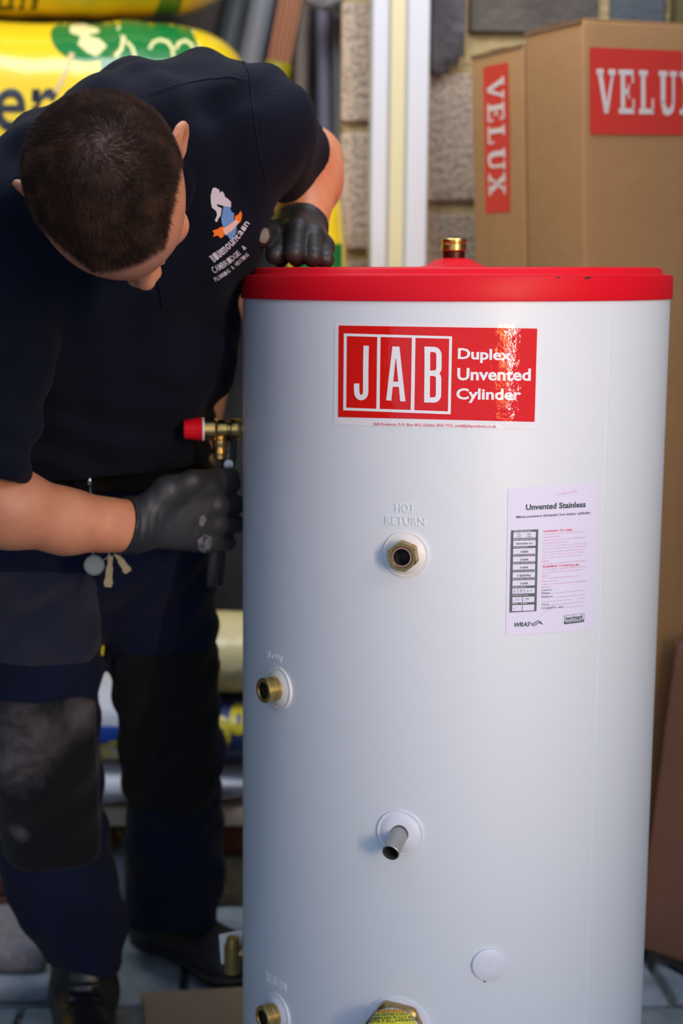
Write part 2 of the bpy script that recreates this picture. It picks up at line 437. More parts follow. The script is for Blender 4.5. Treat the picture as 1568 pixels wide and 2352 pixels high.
ln = [text2d('Duplex', tq(928, 222, 1272, 232, 92, .02), .028), text2d('Unvented', tq(924, 350, 1395, 354, 80, .02), .028), text2d('Cylinder', tq(918, 480, 1332, 484, 94, .02), .028)]
lay('lettering', ln, th, M['white_print'], lab, .001)
lay('small_print', [text2d('JAB Products, P.O. Box 853, Enfield, EN3 7YZ. mail@jabproducts.co.uk', [K6(384, 700), K6(1174, 716), K6(1173, 740), K6(384, 724)], .01, 2)], th, M['red_ink'], lab, .0009)
# ---- paper information label
def K7(x, y): return (1120+x/5.227, 1080+y/5.227)
pap = lay('information_sheet', [grid_quad([K7(240, 215), K7(1320, 155), K7(1275, 1910), K7(212, 1990)], 24, 4)], th, M['paper'], tank, .0005)
TB = [grid_quad([K7(275, 722), K7(602, 708), K7(580, 1690), K7(255, 1708)], 8, 8)]
lay('table_panel', TB, th, M['ink_grey'], pap, .0008)
cells = []; rows = [(745, 815), (845, 912), (940, 1008), (1036, 1100), (1130, 1196), (1226, 1292), (1322, 1388), (1418, 1482)]
def cellq(x0, x1, y0, y1):
    s = -.03; dx = -(y0-720)*.021; dx2 = -(y1-720)*.021
    return [K7(x0+dx, y0+s*(x0-305)), K7(x1+dx, y0+s*(x1-305)), K7(x1+dx2, y1+s*(x1-305)), K7(x0+dx2, y1+s*(x0-305))]
for a, b_ in rows: cells.append(grid_quad(cellq(305, 572, a, b_), 6, 1))
for a, b_ in ((1522, 1588), (1618, 1690)):
    cells.append(grid_quad(cellq(308, 424, a, b_), 3, 1)); cells.append(grid_quad(cellq(432, 570, a, b_), 3, 1))
lay('table_cells', cells, th, M['paper'], pap, .0011)
hd = ['Water supply pressure', 'Electric immersion heaters', 'Operating pressure', 'Expansion vessel charge pressure', 'Expansion relief valve setting', 'Pressure & temp relief valve setting', 'Maximum primary working pressure', 'Appliance Serial No', 'Weight and size capacity', 'Direct      Indirect']
hw = [215, 260, 175, 275, 255, 275, 275, 160, 190, 180]; T = []
for i, s in enumerate(hd):
    y0 = 724+i*96; T.append(text2d(s, cellq(308, 308+hw[i], y0, y0+17), .02, 1))
lay('table_headings', T, th, M['paper'], pap, .0011)
T = []
for (s, i, x0, x1, hh) in (('3 BAR', 2, 392, 490, 26), ('3 BAR', 3, 392, 490, 26), ('6 BAR', 4, 392, 490, 26), ('7 BAR/90c', 5, 360, 525, 28), ('3 BAR', 6, 395, 492, 26), ('3kW/240v AC', 1, 340, 540, 22)):
    y0 = rows[i][0]+26; T.append(text2d(s, cellq(x0, x1, y0, y0+hh), .02, 2))
for s, x0, x1, y0 in (('Max', 350, 392, 760), ('Min', 470, 512, 760), ('12Bar', 340, 395, 788), ('1.5Bar', 460, 525, 788), ('Unit', 340, 390, 1535), ('Kg', 465, 500, 1535)):
    T.append(text2d(s, cellq(x0, x1, y0, y0+17), .0, 1))
lay('table_values', T, th, M['ink'], pap, .0014)
T = []
for s, x0, x1 in (('6 2 8 2 2 1', 320, 530),): T.append(text2d(s, cellq(x0, x1, 1432, 1465), -.005, 2))
T.append(stroke([K7(290, 1660), K7(310, 1668), K7(350, 1640)], .5)); T.append(stroke([K7(290, 1568), K7(330, 1560), K7(375, 1566)], .5)); T.append(stroke([K7(430, 1570), K7(470, 1556), K7(490, 1536), K7(440, 1545)], .5))
lay('handwriting', T, th, M['ink_grey'], pap, .0014)
def bq(x0, x1, y0, h, sl=-.085): return [K7(x0, y0), K7(x1, y0+sl*(x1-x0)), K7(x1-2, y0+h+sl*(x1-x0)), K7(x0-2, y0+h)]
T = [text2d('Unvented Stainless', bq(455, 1170, 408, 73, -.052), .028, 2), text2d('Mains pressure domestic hot water cylinder', bq(342, 1230, 545, 42, -.06), .012, 2),
     text2d('WRAS', bq(315, 505, 1828, 55, -.06), .03, 2, .25)]
for s, x0, x1, y0, h in (('Installed by:', 643, 773, 1432, 22), ('Name', 642, 742, 1462, 26), ('Address', 640, 778, 1506, 26), ('Tel no.', 638, 740, 1600, 26), ('Completion  date', 636, 910, 1642, 30)):
    T.append(text2d(s, bq(x0, x1, y0, h, -.06), .0, 2))
for x0, x1, y in ((745, 1160, 1480), (800, 1160, 1526), (640, 1160, 1585), (750, 1155, 1618), (930, 1155, 1645)):
    T.append(stroke([K7(x0, y), K7((x0+x1)/2, y-.05*(x1-x0)), K7(x1, y-.1*(x1-x0))], .45))
w1 = []
for k in range(9): w1.append((505+k*17, 1830+14*math.sin(k*.9)-k*2))
for dy, ww in ((0, 1.3), (12, 1.0), (26, 1.6)): T.append(stroke([K7(x+dy*.6, y+dy) for x, y in w1], ww))
lay('printed_text', T, th, M['ink'], pap, .0009)
bk = [stroke([K7(913, 1745), K7(1150, 1718), K7(1146, 1818), K7(912, 1846), K7(913, 1745)], .8), grid_quad([K7(912, 1815), K7(1147, 1788), K7(1144, 1820), K7(911, 1849)], 4, 1)]
bk.append(text2d('benchmark', [K7(925, 1752), K7(1135, 1728), K7(1132, 1785), K7(925, 1800)], .02, 2, .3))
lay('stamp_logo', bk, th, M['ink'], pap, .0009)
lay('stamp_line', [stroke([K7(925, 1826), K7(1135, 1801)], 1.2)], th, M['paper'], pap, .0012)
W = ['- This appliance must be serviced annually by a', 'competent person', '- Failure to comply with the above will invalidate', 'the manufacturers warranty', '- Do not remove or adjust any component part of',
     'this unvented water system, contact the installer', '- If the unvented water cylinder develops a fault', 'such as a flow of hot water from the discharge', 'pipe, switch the cylinder off and contact the', 'installer', '- The installer must complete the benchmark logbook', None,
     '- This installation is subject to building regulation', 'approval, notify Local Authority of intention to', 'install', '- Use only manufacturers recommended', 'replacement parts', '- Failure to complete installer details will invalidate', 'guarantee']
we = [1170, 860, 1165, 965, 1180, 1185, 1165, 1155, 1120, 735, 1190, 0, 1165, 1135, 710, 1090, 850, 1180, 755]
T = []
for i, s in enumerate(W):
    if s: T.append(text2d(s, bq(655-i*.8, we[i], 765+i*35.2, 21, -.085), .0, 1))
lay('warning_text', T, th, M['pink_ink'], pap, .0009)
lay('warning_headings', [text2d('WARNING TO USER:', bq(660, 1015, 722, 25, -.06), .02, 2), text2d('WARNING TO INSTALLER:', bq(650, 1095, 1146, 25, -.06), .02, 2)], th, M['red_ink'], pap, .0009)
T = [text2d('1 BLANKS LEFT', [K7(800, 285), K7(1070, 240), K7(1068, 268), K7(800, 305)], -.01, 1), stroke([K7(620, 1760), K7(700, 1690), K7(760, 1640), K7(800, 1605)], .8), text2d('N/A', [K7(720, 1660), K7(790, 1600), K7(805, 1625), K7(740, 1685)], -.01, 1)]
lay('faint_writing', T, th, M['pink_ink'], pap, .0009)
# ---- embossed words
def emboss(s, quad, k):
    V, Fc = text2d(s, quad, k, 2); top = []; bot = []
    for q in V:
        h = th(*q); top.append(h[0]+h[1]*.0010); bot.append(h[0]-h[1]*.0003)
    n = len(V); ed = {}
    F2 = [tuple(f) for f in Fc]
    for f in Fc:
        for i in range(len(f)):
            e = (f[i], f[(i+1) % len(f)]); ed[e] = 1
    for (a, b) in list(ed):
        if (b, a) not in ed: F2.append((b, a, a+n, b+n))
    return mesh('embossed_word', top+bot, F2, M['tank'], tank, smooth=False)
emboss('HOT', [(908, 1156), (952, 1158), (951, 1177), (908, 1176)], .0)
emboss('RETURN', [(885, 1184), (976, 1190), (976, 1207), (885, 1204)], .0)
emboss('FLOW', [(613, 1494), (648, 1507), (648, 1522), (613, 1510)], .0)
emboss('RETURN', [(611, 2233), (657, 2260), (656, 2278), (611, 2252)], .0)
# ---- ports on the wall of the cylinder
def port_frame(px, py):
    q, n = th(px, py); z = n; x = Vector((0, 0, 1)).cross(z).normalized(); y = z.cross(x)
    return frame(q, x, y, z)
def rosette(px, py, R, name='flange', m='white_plastic', hole=.014):
    Mx = port_frame(px, py); sg = R*R/(2*TR)
    V, Fc = lathe([(R, -sg-.001), (R, .0012-sg*.6), (R*.985, .0024-sg*.5), (R*.93, .0026-sg*.4), (R*.90, .0016), (R*.86, .0018), (R*.78, .0035), (R*.6, .0052), (R*.5, .0056), (hole+.001, .0058), (hole, .005), (hole, -.006)], 56, Mx)
    return mesh(name, V, Fc, M[m], tank, angle=35), Mx
def hexnut(Mx, z0, z1, ri, ra, m, name, parent, rot=0.0, n=6):
    V = []; Fc = []; N = 72
    rows = [(ri, z0+.001, 0), (ra*.9, z0, 0), (ra, z0+.001, 1), (ra, z1-.0022, 1), (ra*.90, z1, 0), (ri+.001, z1, 0), (ri, z1-.001, 0), (ri, z0-.012, 0)]
    for r, z, hx in rows:
        for i in range(N):
            a = 2*PI*i/N
            rr = r
            if hx:
                k = ((a+rot) % (2*PI/n))-PI/n; rr = min(r*1.005, r*math.cos(PI/n)*1.04/math.cos(k))
            V.append(Mx @ Vector((rr*math.cos(a), rr*math.sin(a), z)))
    for j in range(len(rows)-1):
        for i in range(N): Fc.append((j*N+i, j*N+(i+1) % N, (j+1)*N+(i+1) % N, (j+1)*N+i))
    return mesh(name, V, Fc, M[m], parent, angle=25)
def bore(Mx, z, r, parent, depth=.03):
    V, Fc = lathe([(r, z), (r, z-depth), (0, z-depth)], 32, Mx); return mesh('bore', V, Fc, M['black_hole'], parent)
# hot return
fl, Mx = rosette(931, 1273, .0275)
hexnut(Mx, .004, .021, .0118, .0178, 'brass_dull', 'hex_nut', fl, .35)
V, Fc = lathe([(.0118, .018), (.0118, .021), (.0098, .021), (.0098, -.01)], 40, Mx); mesh('copper_olive', V, Fc, M['copper'], fl, angle=30)
bore(Mx, .0195, .0097, fl, .0185)
RT = []
for s, a0, a1 in (('BSEN1254', 118, 62), ('28mm', 40, -10), ('CXF', -40, -85), ('15BAR', 235, 160)):
    n = len(s)
    for i, ch in enumerate(s):
        a = math.radians(a0+(a1-a0)*(i+.5)/n); e = Vector((math.cos(a), math.sin(a), 0)); t = Vector((math.sin(a), -math.cos(a), 0))
        V2, F2 = text2d(ch, [(-.5, -.5), (.5, -.5), (.5, .5), (-.5, .5)], .0, 1)
        RT.append(([Mx @ (e*(.0139-q[1]*.0020)+t*(q[0]*.0016)+Vector((0, 0, .0214))) for q in V2], F2))
V, Fc = merge(*RT); mesh('stamped_lettering', V, Fc, M['brass'], fl, smooth=False)
# flow and return on the left
for (px, py, cx, cy) in ((640, 1580, 1, 1), (637, 2328, 1, 1)):
    fl, Mx = rosette(px, py, .0275, m='white_plastic' if py < 2000 else 'white_plastic_cool')
    V, Fc = lathe([(.010, .004), (.0150, .004), (.0155, .0048), (.0155, .0125), (.0150, .0132), (.0150, .0138), (.0158, .0146), (.0158, .0232), (.0152, .024), (.0110, .024), (.0104, .0232), (.0104, -.01)], 48, Mx)
    mesh('brass_union', V, Fc, M['brass'], fl, angle=30); bore(Mx, .020, .0103, fl, .0190)
# steel pipe stub
fl, Mx = rosette(919, 1912, .0285, m='white_plastic_cool', hole=.0105)
d = Vector((-.15, -.55, 1)).normalized()
MT = Mx @ axis_frame((0, 0, 0), (-.08, -.32, 1))
V, Fc = lathe([(.0103, -.004), (.0103, .040), (.0099, .0405), (.0092, .0405), (.0090, .039), (.0090, -.004)], 40, MT)
mesh('steel_pipe_stub', V, Fc, M['steel'], fl, angle=30); bore(MT, .034, .0089, fl, .027)
# blank cap
Mx = port_frame(1121, 2214)
V, Fc = lathe([(.0198, -.003), (.0203, .0016), (.0201, .0034), (.0190, .0040), (.004, .0043), (.0016, .0041), (.0010, .0052), (0, .0054)], 48, Mx)
capo = mesh('blanking_cap', V, Fc, M['white_plastic_cool'], tank, angle=40)
lay('dirt_mark', [poly2d([(1109, 2252), (1114, 2250), (1116, 2256), (1111, 2257)], 3)], th, mat('grime', (.25, .27, .26), .7), tank, .0004)
# immersion heater
fl, Mx = rosette(913, 2360, .041, 'heater_flange', 'white_plastic_cool', .03)
hexnut(Mx, .004, .016, .032, .0376, 'brass_dull', 'hex_flange', fl, .1)
V, Fc = lathe([(.0325, .008), (.0332, .020), (.0330, .042), (.0308, .0465), (.021, .048), (0, .0485)], 56, Mx)
hc = mesh('heater_cap', V, Fc, M['white_plastic_cool'], fl, angle=45)
hh = bvh_hit([hc])
hc_st = lay('warning_sticker', [poly2d([(866, 2323), (893, 2318), (922, 2320), (942, 2333), (954, 2350), (957, 2362), (846, 2366), (853, 2341)], 8)], hh, M['yellow_sticker'], fl, .0006)
lay('warning_word', [text2d('WARNING', [(868, 2319), (925, 2317), (928, 2328), (862, 2330)], .02, 2)], hh, mat('orange_ink', (.8, .2, .02), .5), fl, .001)
TT = [text2d('THIS HEATER IS NOT', [(856, 2331), (935, 2328), (936, 2333), (856, 2336)], .01, 1), text2d('IMMERSED FULLY IN', [(850, 2338), (946, 2335), (947, 2340), (850, 2343)], .01, 1), text2d('WATER IT WILL INVALIDATE', [(846, 2345), (952, 2341), (953, 2346), (845, 2350)], .01, 1)]
lay('warning_lines', TT, hh, M['black_print'], fl, .001)
# ---- temperature relief valve on the left side
vz = at(480, 986, 2.07).z; vY = 2.075
xs = TX-math.sqrt(TR**2-(vY-TY)**2)
MV = axis_frame((xs, vY, vz), (-1, -.05, .0), (0, 0, 1))
V, Fc = lathe([(0, -.01), (.010, -.01), (.010, .002), (.0125, .0025), (.0135, .005), (.0135, .015), (.0125, .017), (.0095, .018), (.0095, .021), (.0120, .022), (.0125, .03), (.0120, .034), (.0138, .036), (.0150, .038), (.0150, .050), (.0150, .052), (0, .052)], 40, MV)
valve = mesh('relief_valve', V, Fc, M['brass'], tank, angle=30); valve['label'] = 'brass relief valve with red cap'
V, Fc = lathe([(.0150, .0515), (.0157, .0518), (.0157, .054), (.0150, .0545), (0, .0545)], 40, MV); mesh('white_washer', V, Fc, M['white_plastic'], valve, angle=30)
prof = []
V = []; Fc = []; N = 60
rw = [(.0158, .0543), (.0158, .0575), (.0148, .0585), (.0138, .066), (.0126, .0765), (.0118, .0785), (.004, .0792), (0, .0792)]
for k, (r, z) in enumerate(rw):
    for i in range(N):
        rr = r*(1+(.035 if (2 <= k <= 5 and i % 4 < 2) else 0)); a = 2*PI*i/N
        V.append(MV @ Vector((rr*math.cos(a), rr*math.sin(a), z)))
for k in range(len(rw)-1):
    for i in range(N): Fc.append((k*N+i, k*N+(i+1) % N, (k+1)*N+(i+1) % N, (k+1)*N+i))
mesh('red_cap', V, Fc, M['red_plastic'], valve, angle=40)
MO = axis_frame(MV @ Vector((0, 0, .030)), (-.02, 0, -1))
V, Fc = lathe([(.008, .004), (.0085, .013), (.0105, .0145), (.0108, .020), (.0100, .022), (.0100, .0265), (.0108, .028), (.0108, .032), (.0092, .0335), (.0092, .039), (.0080, .0395), (.0070, .0395), (.0068, .03), (0, .03)], 36, MO)
mesh('outlet', V, Fc, M['brass'], valve, angle=30)
# lower drain valve behind the left edge
dv = at(533, 2190, 2.12); xs2 = TX-math.sqrt(TR**2-(2.12-TY)**2)
V, Fc = merge(tube([(xs2+.01, 2.12, dv.z), (dv.x-.004, 2.12, dv.z)], .0065, 16), tube([(dv.x, 2.12, dv.z-.028), (dv.x, 2.12, dv.z+.012)], .0115, 20), tube([(dv.x, 2.12, dv.z+.010), (dv.x+.001, 2.12, dv.z+.024)], [.010, .0085], 20))
mesh('drain_valve', V, Fc, M['brass_dull'], tank, angle=40)
for o in list(bpy.data.objects):
    if o.name.split('.')[0] in ('printed_text', 'warning_text', 'warning_headings', 'faint_writing', 'table_values', 'table_headings', 'handwriting', 'warning_lines', 'stamped_lettering', 'small_print', 'table_cells'): o['kind'] = 'stuff'
tg = axis_frame((dv.x-.003, 2.132, dv.z+.006), (.1, -1, 0))
V, Fc = merge(([tg @ Vector(q) for q in ((-.013, -.026, 0), (.014, -.030, 0), (.018, .024, 0), (-.016, .018, 0), (-.013, -.026, .0012), (.014, -.030, .0012), (.018, .024, .0012), (-.016, .018, .0012))], [(3, 2, 1, 0), (4, 5, 6, 7), (0, 1, 5, 4), (1, 2, 6, 5), (2, 3, 7, 6), (3, 0, 4, 7)]))
mesh('white_tag', V, Fc, M['white_plastic'], tank, smooth=False)
# ---------------------------------------------------------------- cardboard boxes
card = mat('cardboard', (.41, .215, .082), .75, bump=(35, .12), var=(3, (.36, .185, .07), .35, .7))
card_shade = mat('cardboard_shade', (.20, .11, .05), .85)
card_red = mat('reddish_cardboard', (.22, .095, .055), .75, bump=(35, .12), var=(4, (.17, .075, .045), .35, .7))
lab_red = mat('label_red', (.62, .035, .022), .5); lab_let = mat('label_letters', (.70, .62, .56), .55)
u_d = Vector((.878, .48, 0)); t_d = Vector((-.48, .878, 0))
LEAN = Matrix.Rotation(math.radians(-2.3), 4, 'Y')
def lean_about(o, z=1.4): return Matrix.Translation((o.x, o.y, z)) @ LEAN @ Matrix.Translation((-o.x, -o.y, -z))
def carton(name, label, c0, w, d, h, m, group=None, LM=None, flap=True):
    """upright carton: near corner c0 on the floor, width w along u_d, depth d along t_d"""
    t = thing(name, label, 'cardboard box', (c0.x+u_d.x*w/2+t_d.x*d/2, c0.y+u_d.y*w/2+t_d.y*d/2, 0), 0, group)
    base = frame(c0, u_d, t_d, Vector((0, 0, 1)))
    if LM is not None: base = LM @ base
    bm = bmesh.new()
    bmesh.ops.create_cube(bm, size=1); bmesh.ops.scale(bm, vec=(w, d, h), verts=bm.verts); bmesh.ops.translate(bm, vec=(w/2, d/2, h/2), verts=bm.verts)
    bmesh.ops.bevel(bm, geom=bm.edges[:], offset=.004, segments=3, profile=.5, affect='EDGES')
    bmesh.ops.subdivide_edges(bm, edges=[e for e in bm.edges if e.calc_length() > .2], cuts=10, use_grid_fill=True)
    for v in bm.verts:
        s = mnoise.noise(v.co*6+Vector((c0.x*9, 0, 0)))*.0016; v.co += Vector((s, s*.8, 0))
    bmesh.ops.transform(bm, matrix=base, verts=bm.verts)
    obj('carton_body', bm, m, t, angle=50)
    if flap:
        for s in (0, 1):
            bm = box_bm(w-.012, d/2-.006, .003, .001, 1, base @ Matrix.Translation((w/2, d*(.25+.5*s), h+.0022)))
            obj('top_flap', bm, m, t)
        bm = box_bm(w+.002, .045, .0008, 0, 1, base @ Matrix.Translation((w/2, d/2, h+.0042))); obj('packing_tape', bm, mat('brown_tape', (.34, .19, .08), .3), t)
        bm = box_bm(.0025, d-.004, .007, 0, 1, base @ Matrix.Translation((-.0006, d/2, h-.001))); obj('flap_shadow', bm, card_shade, t)  # dark strip standing in for the shadow gap below the flap
    return t, base
slab_letters = {
 'V': [[(0, 1), (.36, 1), (.36, .87), (.0, .87)], [(.62, 1), (.98, 1), (.98, .87), (.62, .87)], [(.06, .9), (.30, .9), (.60, 0), (.40, 0)], [(.78, .9), (.90, .9), (.60, 0), (.47, .12)]],
 'E': [[(0, 1), (.86, 1), (.86, .88), (0, .88)], [(0, .12), (.9, .12), (.9, 0), (0, 0)], [(.12, .9), (.36, .9), (.36, .1), (.12, .1)], [(.3, .57), (.62, .57), (.62, .44), (.3, .44)], [(.76, .95), (.86, .95), (.86, .70), (.76, .70)], [(.80, .34), (.9, .34), (.9, .05), (.80, .05)], [(.54, .68), (.62, .68), (.62, .34), (.54, .34)]],
 'L': [[(0, 1), (.50, 1), (.50, .88), (0, .88)], [(0, .12), (.86, .12), (.86, 0), (0, 0)], [(.13, .9), (.37, .9), (.37, .1), (.13, .1)], [(.76, .36), (.86, .36), (.86, .05), (.76, .05)]],
 'U': [[(0, 1), (.46, 1), (.46, .88), (0, .88)], [(.60, 1), (.98, 1), (.98, .88), (.60, .88)], [(.11, .9), (.35, .9), (.35, .25), (.11, .25)], [(.73, .9), (.86, .9), (.86, .25), (.73, .25)], [(.11, .30), (.35, .30), (.40, .15), (.22, .02)], [(.22, .02), (.40, .15), (.60, .13), (.62, -.01), (.40, -.03)], [(.62, -.01), (.60, .13), (.73, .28), (.86, .28), (.80, .08)]],
 'X': [[(0, 1), (.44, 1), (.44, .88), (0, .88)], [(.58, 1), (.98, 1), (.98, .88), (.58, .88)], [(0, .12), (.40, .12), (.40, 0), (0, 0)], [(.54, .12), (1, .12), (1, 0), (.54, 0)], [(.07, .92), (.34, .92), (.94, .08), (.66, .08)], [(.72, .92), (.86, .92), (.25, .08), (.11, .08)]]}
def box_label(t, pos, W, H, lx, lh, lw, gap, vertical=False):
    """red label with slab letters; pos(u, v, off) gives the point at label coordinates in metres"""
    def put(name, polys, m, off, par):
        V = []; Fc = []
        for pl in polys:
            b = len(V); pl = [np.array(q, float) for q in pl]
            sub = []
            for i in range(len(pl)):
                a, c = pl[i], pl[(i+1) % len(pl)]; k = max(1, int(np.linalg.norm(c-a)/.03))
                sub += [a+(c-a)*j/k for j in range(k)]
            V += [pos(q[0], q[1], off) for q in sub]; Fc.append(tuple(range(b, b+len(sub))))
        return mesh(name, V, Fc, m, par, smooth=False)
    nq = 12; qs = [[(W*i/nq, 0), (W*(i+1)/nq, 0), (W*(i+1)/nq, H), (W*i/nq, H)] for i in range(nq)]
    lb = put('printed_label', qs, lab_red, .0012, t)
    x = lx; y0 = (H-lh)/2; polys = []
    for ch in 'VELUX':
        w = lw*(.92 if ch in 'EL' else 1.0)
        for pl in slab_letters[ch]: polys.append([(x+px*w, y0+py*lh) for px, py in pl])
        x += w+gap
    for pl in polys: pass
    put('lettering', polys, lab_let, .0018, lb)
A = Vector((.5505, 2.60, 0)); LM = lean_about(A)
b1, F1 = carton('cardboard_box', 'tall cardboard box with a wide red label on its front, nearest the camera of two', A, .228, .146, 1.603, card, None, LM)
b1['label'] = 'tall cardboard box with a wide red and white label on its broad front'
w1_ = .228
def pos1(u, v, off):
    u += .013; zl = 1.603-.185+v+.006
    if u <= w1_: return F1 @ Vector((u, -off, zl))
    return F1 @ Vector((w1_+off, u-w1_, zl))
box_label(b1, pos1, .262, .137, .0135, .070, .0405, .0062)
B = A + t_d*.150
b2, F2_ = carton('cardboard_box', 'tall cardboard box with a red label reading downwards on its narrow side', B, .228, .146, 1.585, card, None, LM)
def pos2(u, v, off):   # reads downwards on the narrow side; face normal is -u_d
    return F2_ @ Vector((-off, .146-(.036+v), 1.585-.022-u))
box_label(b2, lambda u, v, off: pos2(u, v, off), .252, .070, .022, .047, .0375, .0045)
# the dark flap shadow strips are already built in carton
for (FB, hh_) in ((F1, 1.603), (F2_, 1.585)):
    pass
# reddish box leaning at the right
u_s, t_s = u_d.copy(), t_d.copy()
u_d = Vector((.80, -.60, 0)); t_d = Vector((.60, .80, 0))
C3 = Vector((.692, 2.62, 0)); LM3 = Matrix.Translation(C3) @ Matrix.Rotation(math.radians(5), 4, 'Y') @ Matrix.Translation(-C3)
LM3 = Matrix.Translation((0, 0, .027)) @ LM3
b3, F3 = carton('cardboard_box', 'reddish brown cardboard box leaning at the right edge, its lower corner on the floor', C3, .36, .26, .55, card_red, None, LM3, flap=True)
u_d, t_d = u_s, t_s
V, Fc = tube([at(1535, 2296, 2.59)+Vector((0, 0, .004)), at(1552, 2310, 2.575)+Vector((0, 0, .006)), at(1572, 2328, 2.555)+Vector((0, 0, .006)), at(1600, 2335, 2.55)+Vector((0, 0, .006))], .004, 8)
V = [Vector((q.x, q.y, max(q.z, .004))) for q in V]
o = mesh('strap', V, Fc, mat('yellow_green_strap', (.35, .40, .03), .5)); tag(o, 'thin yellow-green strap lying on the floor below the reddish box', 'strap')
# ---------------------------------------------------------------- insulation packs, pipes, bags
def film(name, col, rough=.2, var=None):
    m = mat(name, col, rough, bump=None, var=var, coat=.35); nt = m.node_tree; b = nt.nodes['Principled BSDF']
    tc = nt.nodes.new('ShaderNodeTexCoord'); mp = nt.nodes.new('ShaderNodeMapping'); mp.inputs['Scale'].default_value = (34, 5, 5); mp.inputs['Rotation'].default_value = (0, .15, .1)
    n = nt.nodes.new('ShaderNodeTexNoise'); n.inputs['Scale'].default_value = 1.0; n.inputs['Detail'].default_value = 5
    bp = nt.nodes.new('ShaderNodeBump'); bp.inputs['Strength'].default_value = .35; bp.inputs['Distance'].default_value = .01
    nt.links.new(tc.outputs['Object'], mp.inputs[0]); nt.links.new(mp.outputs[0], n.inputs['Vector']); nt.links.new(n.outputs['Fac'], bp.inputs['Height']); nt.links.new(bp.outputs[0], b.inputs['Normal'])
    return m
yel = film('yellow_film', (.80, .56, .015)); grn = film('green_film', (.008, .17, .035)); pale = film('pale_yellow_film', (.80, .74, .36))
navy_print = film('navy_print', (.005, .007, .018), .4)
def pillow(name, c, hx, hy, hz, m, parent=None, ex=3.0, ey=2.4, amp=.006, seed=0.0, M4=None, nu=64, nv=44, wr=18):
    """plump pack: long along X, superellipse section"""
    V = []; Fc = []
    for j in range(nu+1):
        t = -1+2*j/nu; s = math.copysign(abs(t)**.75, t) if abs(t) < 1 else t
        t = math.sin(t*PI/2)
        sc = max(0.0, 1-abs(t)**(ex*2))**(1/ex)
        sc = max(sc, .02)
        for k in range(nv):
            a = 2*PI*k/nv; ca, sa = math.cos(a), math.sin(a)
            y = math.copysign(abs(ca)**(2/ey), ca)*sc; z = math.copysign(abs(sa)**(2/ey), sa)*sc
            q = Vector((t*hx, y*hy, z*hz))
            n = Vector((0, y, z)).normalized() if sc > .05 else Vector((math.copysign(1, t), 0, 0))
            d = amp*(mnoise.noise(Vector((q.x*wr, q.y*4, q.z*4+seed)))+.6*mnoise.noise(q*9+Vector((seed, 2, 0))))
            q = q+n*d
            V.append(q)
    for j in range(nu):
        for k in range(nv): Fc.append((j*nv+k, (j+1)*nv+k, (j+1)*nv+(k+1) % nv, j*nv+(k+1) % nv))
    Fc.append(tuple(range(nv))); Fc.append(tuple(nu*nv+k for k in range(nv))[::-1])
    Mx = Matrix.Translation(c) @ (M4 if M4 is not None else Matrix.Identity(4))
    V = [Mx @ v for v in V]
    return mesh(name, V, Fc[:-2]+[f[::-1] for f in Fc[-2:]], m, parent)
packs = []
zc = 1.530; PH = .184
specs = [(zc+.371, .000, 'uppermost'), (zc, .015, 'second'), (zc-.371, -.06, 'third'), (zc-.742, -.07, 'fourth'), (zc-1.113, -.07, 'fifth')]
words = ['yellow insulation pack on top of the stack, cut off by the upper edge', 'second yellow insulation pack from the top, with green band and big dark letters', 'third yellow insulation pack from the top, behind the man', 'fourth yellow insulation pack from the top, behind the man', 'lowest yellow insulation pack of the stack, on the floor behind the man']
for i, (z, xr, w) in enumerate(specs):
    t = thing('insulation_pack', words[i], 'insulation pack', (-.6, 3.34, z-PH), 0, 'yellow insulation packs')
    hx = .62; cx = xr-hx
    hz = PH-.003; zc_ = z
    if i == 4: hz = (z+PH)/2-.003; zc_ = hz
    o = pillow('pack_body', (cx, 3.34, zc_), hx, .185, hz, yel, t, 3.2, 2.5, .006, i*3.1)
    packs.append((t, o))
t2, o2 = packs[1]; ph = bvh_hit([o2])
def K4(x, y): return (x/2.8, y/2.8)
green = [poly2d([K4(*q) for q in [(770, 110), (1180, 112), (1230, 190), (1270, 290), (1290, 380), (1180, 400), (860, 420), (700, 480), (655, 470), (640, 400), (745, 340), (790, 250), (770, 180)]], 10),
         poly2d([K4(560+235*math.cos(a), 215+(185 if math.sin(a) > 0 else 95)*math.sin(a)) for a in np.linspace(0, 2*PI, 40)[:-1]], 10)]
lay('green_band', green, ph, grn, t2, .0012)
lay('pale_marks', [stroke([K4(690, 130), K4(760, 180), K4(795, 250), K4(780, 320), K4(740, 370)], 9), poly2d([K4(*q) for q in [(450, 170), (540, 160), (635, 190), (640, 215), (560, 235), (640, 255), (690, 300), (620, 370), (560, 340), (500, 290), (520, 240), (450, 215)]], 8),
     stroke([K4(960, 320), K4(985, 275), K4(1030, 260), K4(1080, 275), K4(1110, 320), K4(1112, 370)], 7), stroke([K4(1130, 320), K4(1150, 280), K4(1190, 265), K4(1230, 290), K4(1245, 340)], 7), stroke([K4(812, 270), K4(850, 310), K4(875, 390)], 7), stroke([K4(1180, 120), K4(1235, 200), K4(1275, 300), K4(1290, 370)], 5)], ph, pale, t2, .0022)
lay('brand_lettering', [text2d('er', [(-12, 203), (134, 203), (128, 302), (-12, 302)], .012, 6)], ph, navy_print, t2, .0016)
lay('small_lettering', [text2d('60mm roll', [(-60, 318), (70, 308), (70, 332), (-60, 340)], -.01, 2)], ph, mat('olive_ink', (.45, .36, .03), .5), t2, .0016)
lay('packing_tape', [poly2d([(160, 120), (172, 124), (146, 190), (128, 215), (122, 208), (140, 180)], 8)], ph, mat('tan_tape', (.62, .45, .20), .4), t2, .0016)
t1, o1 = packs[0]; ph1 = bvh_hit([o1])
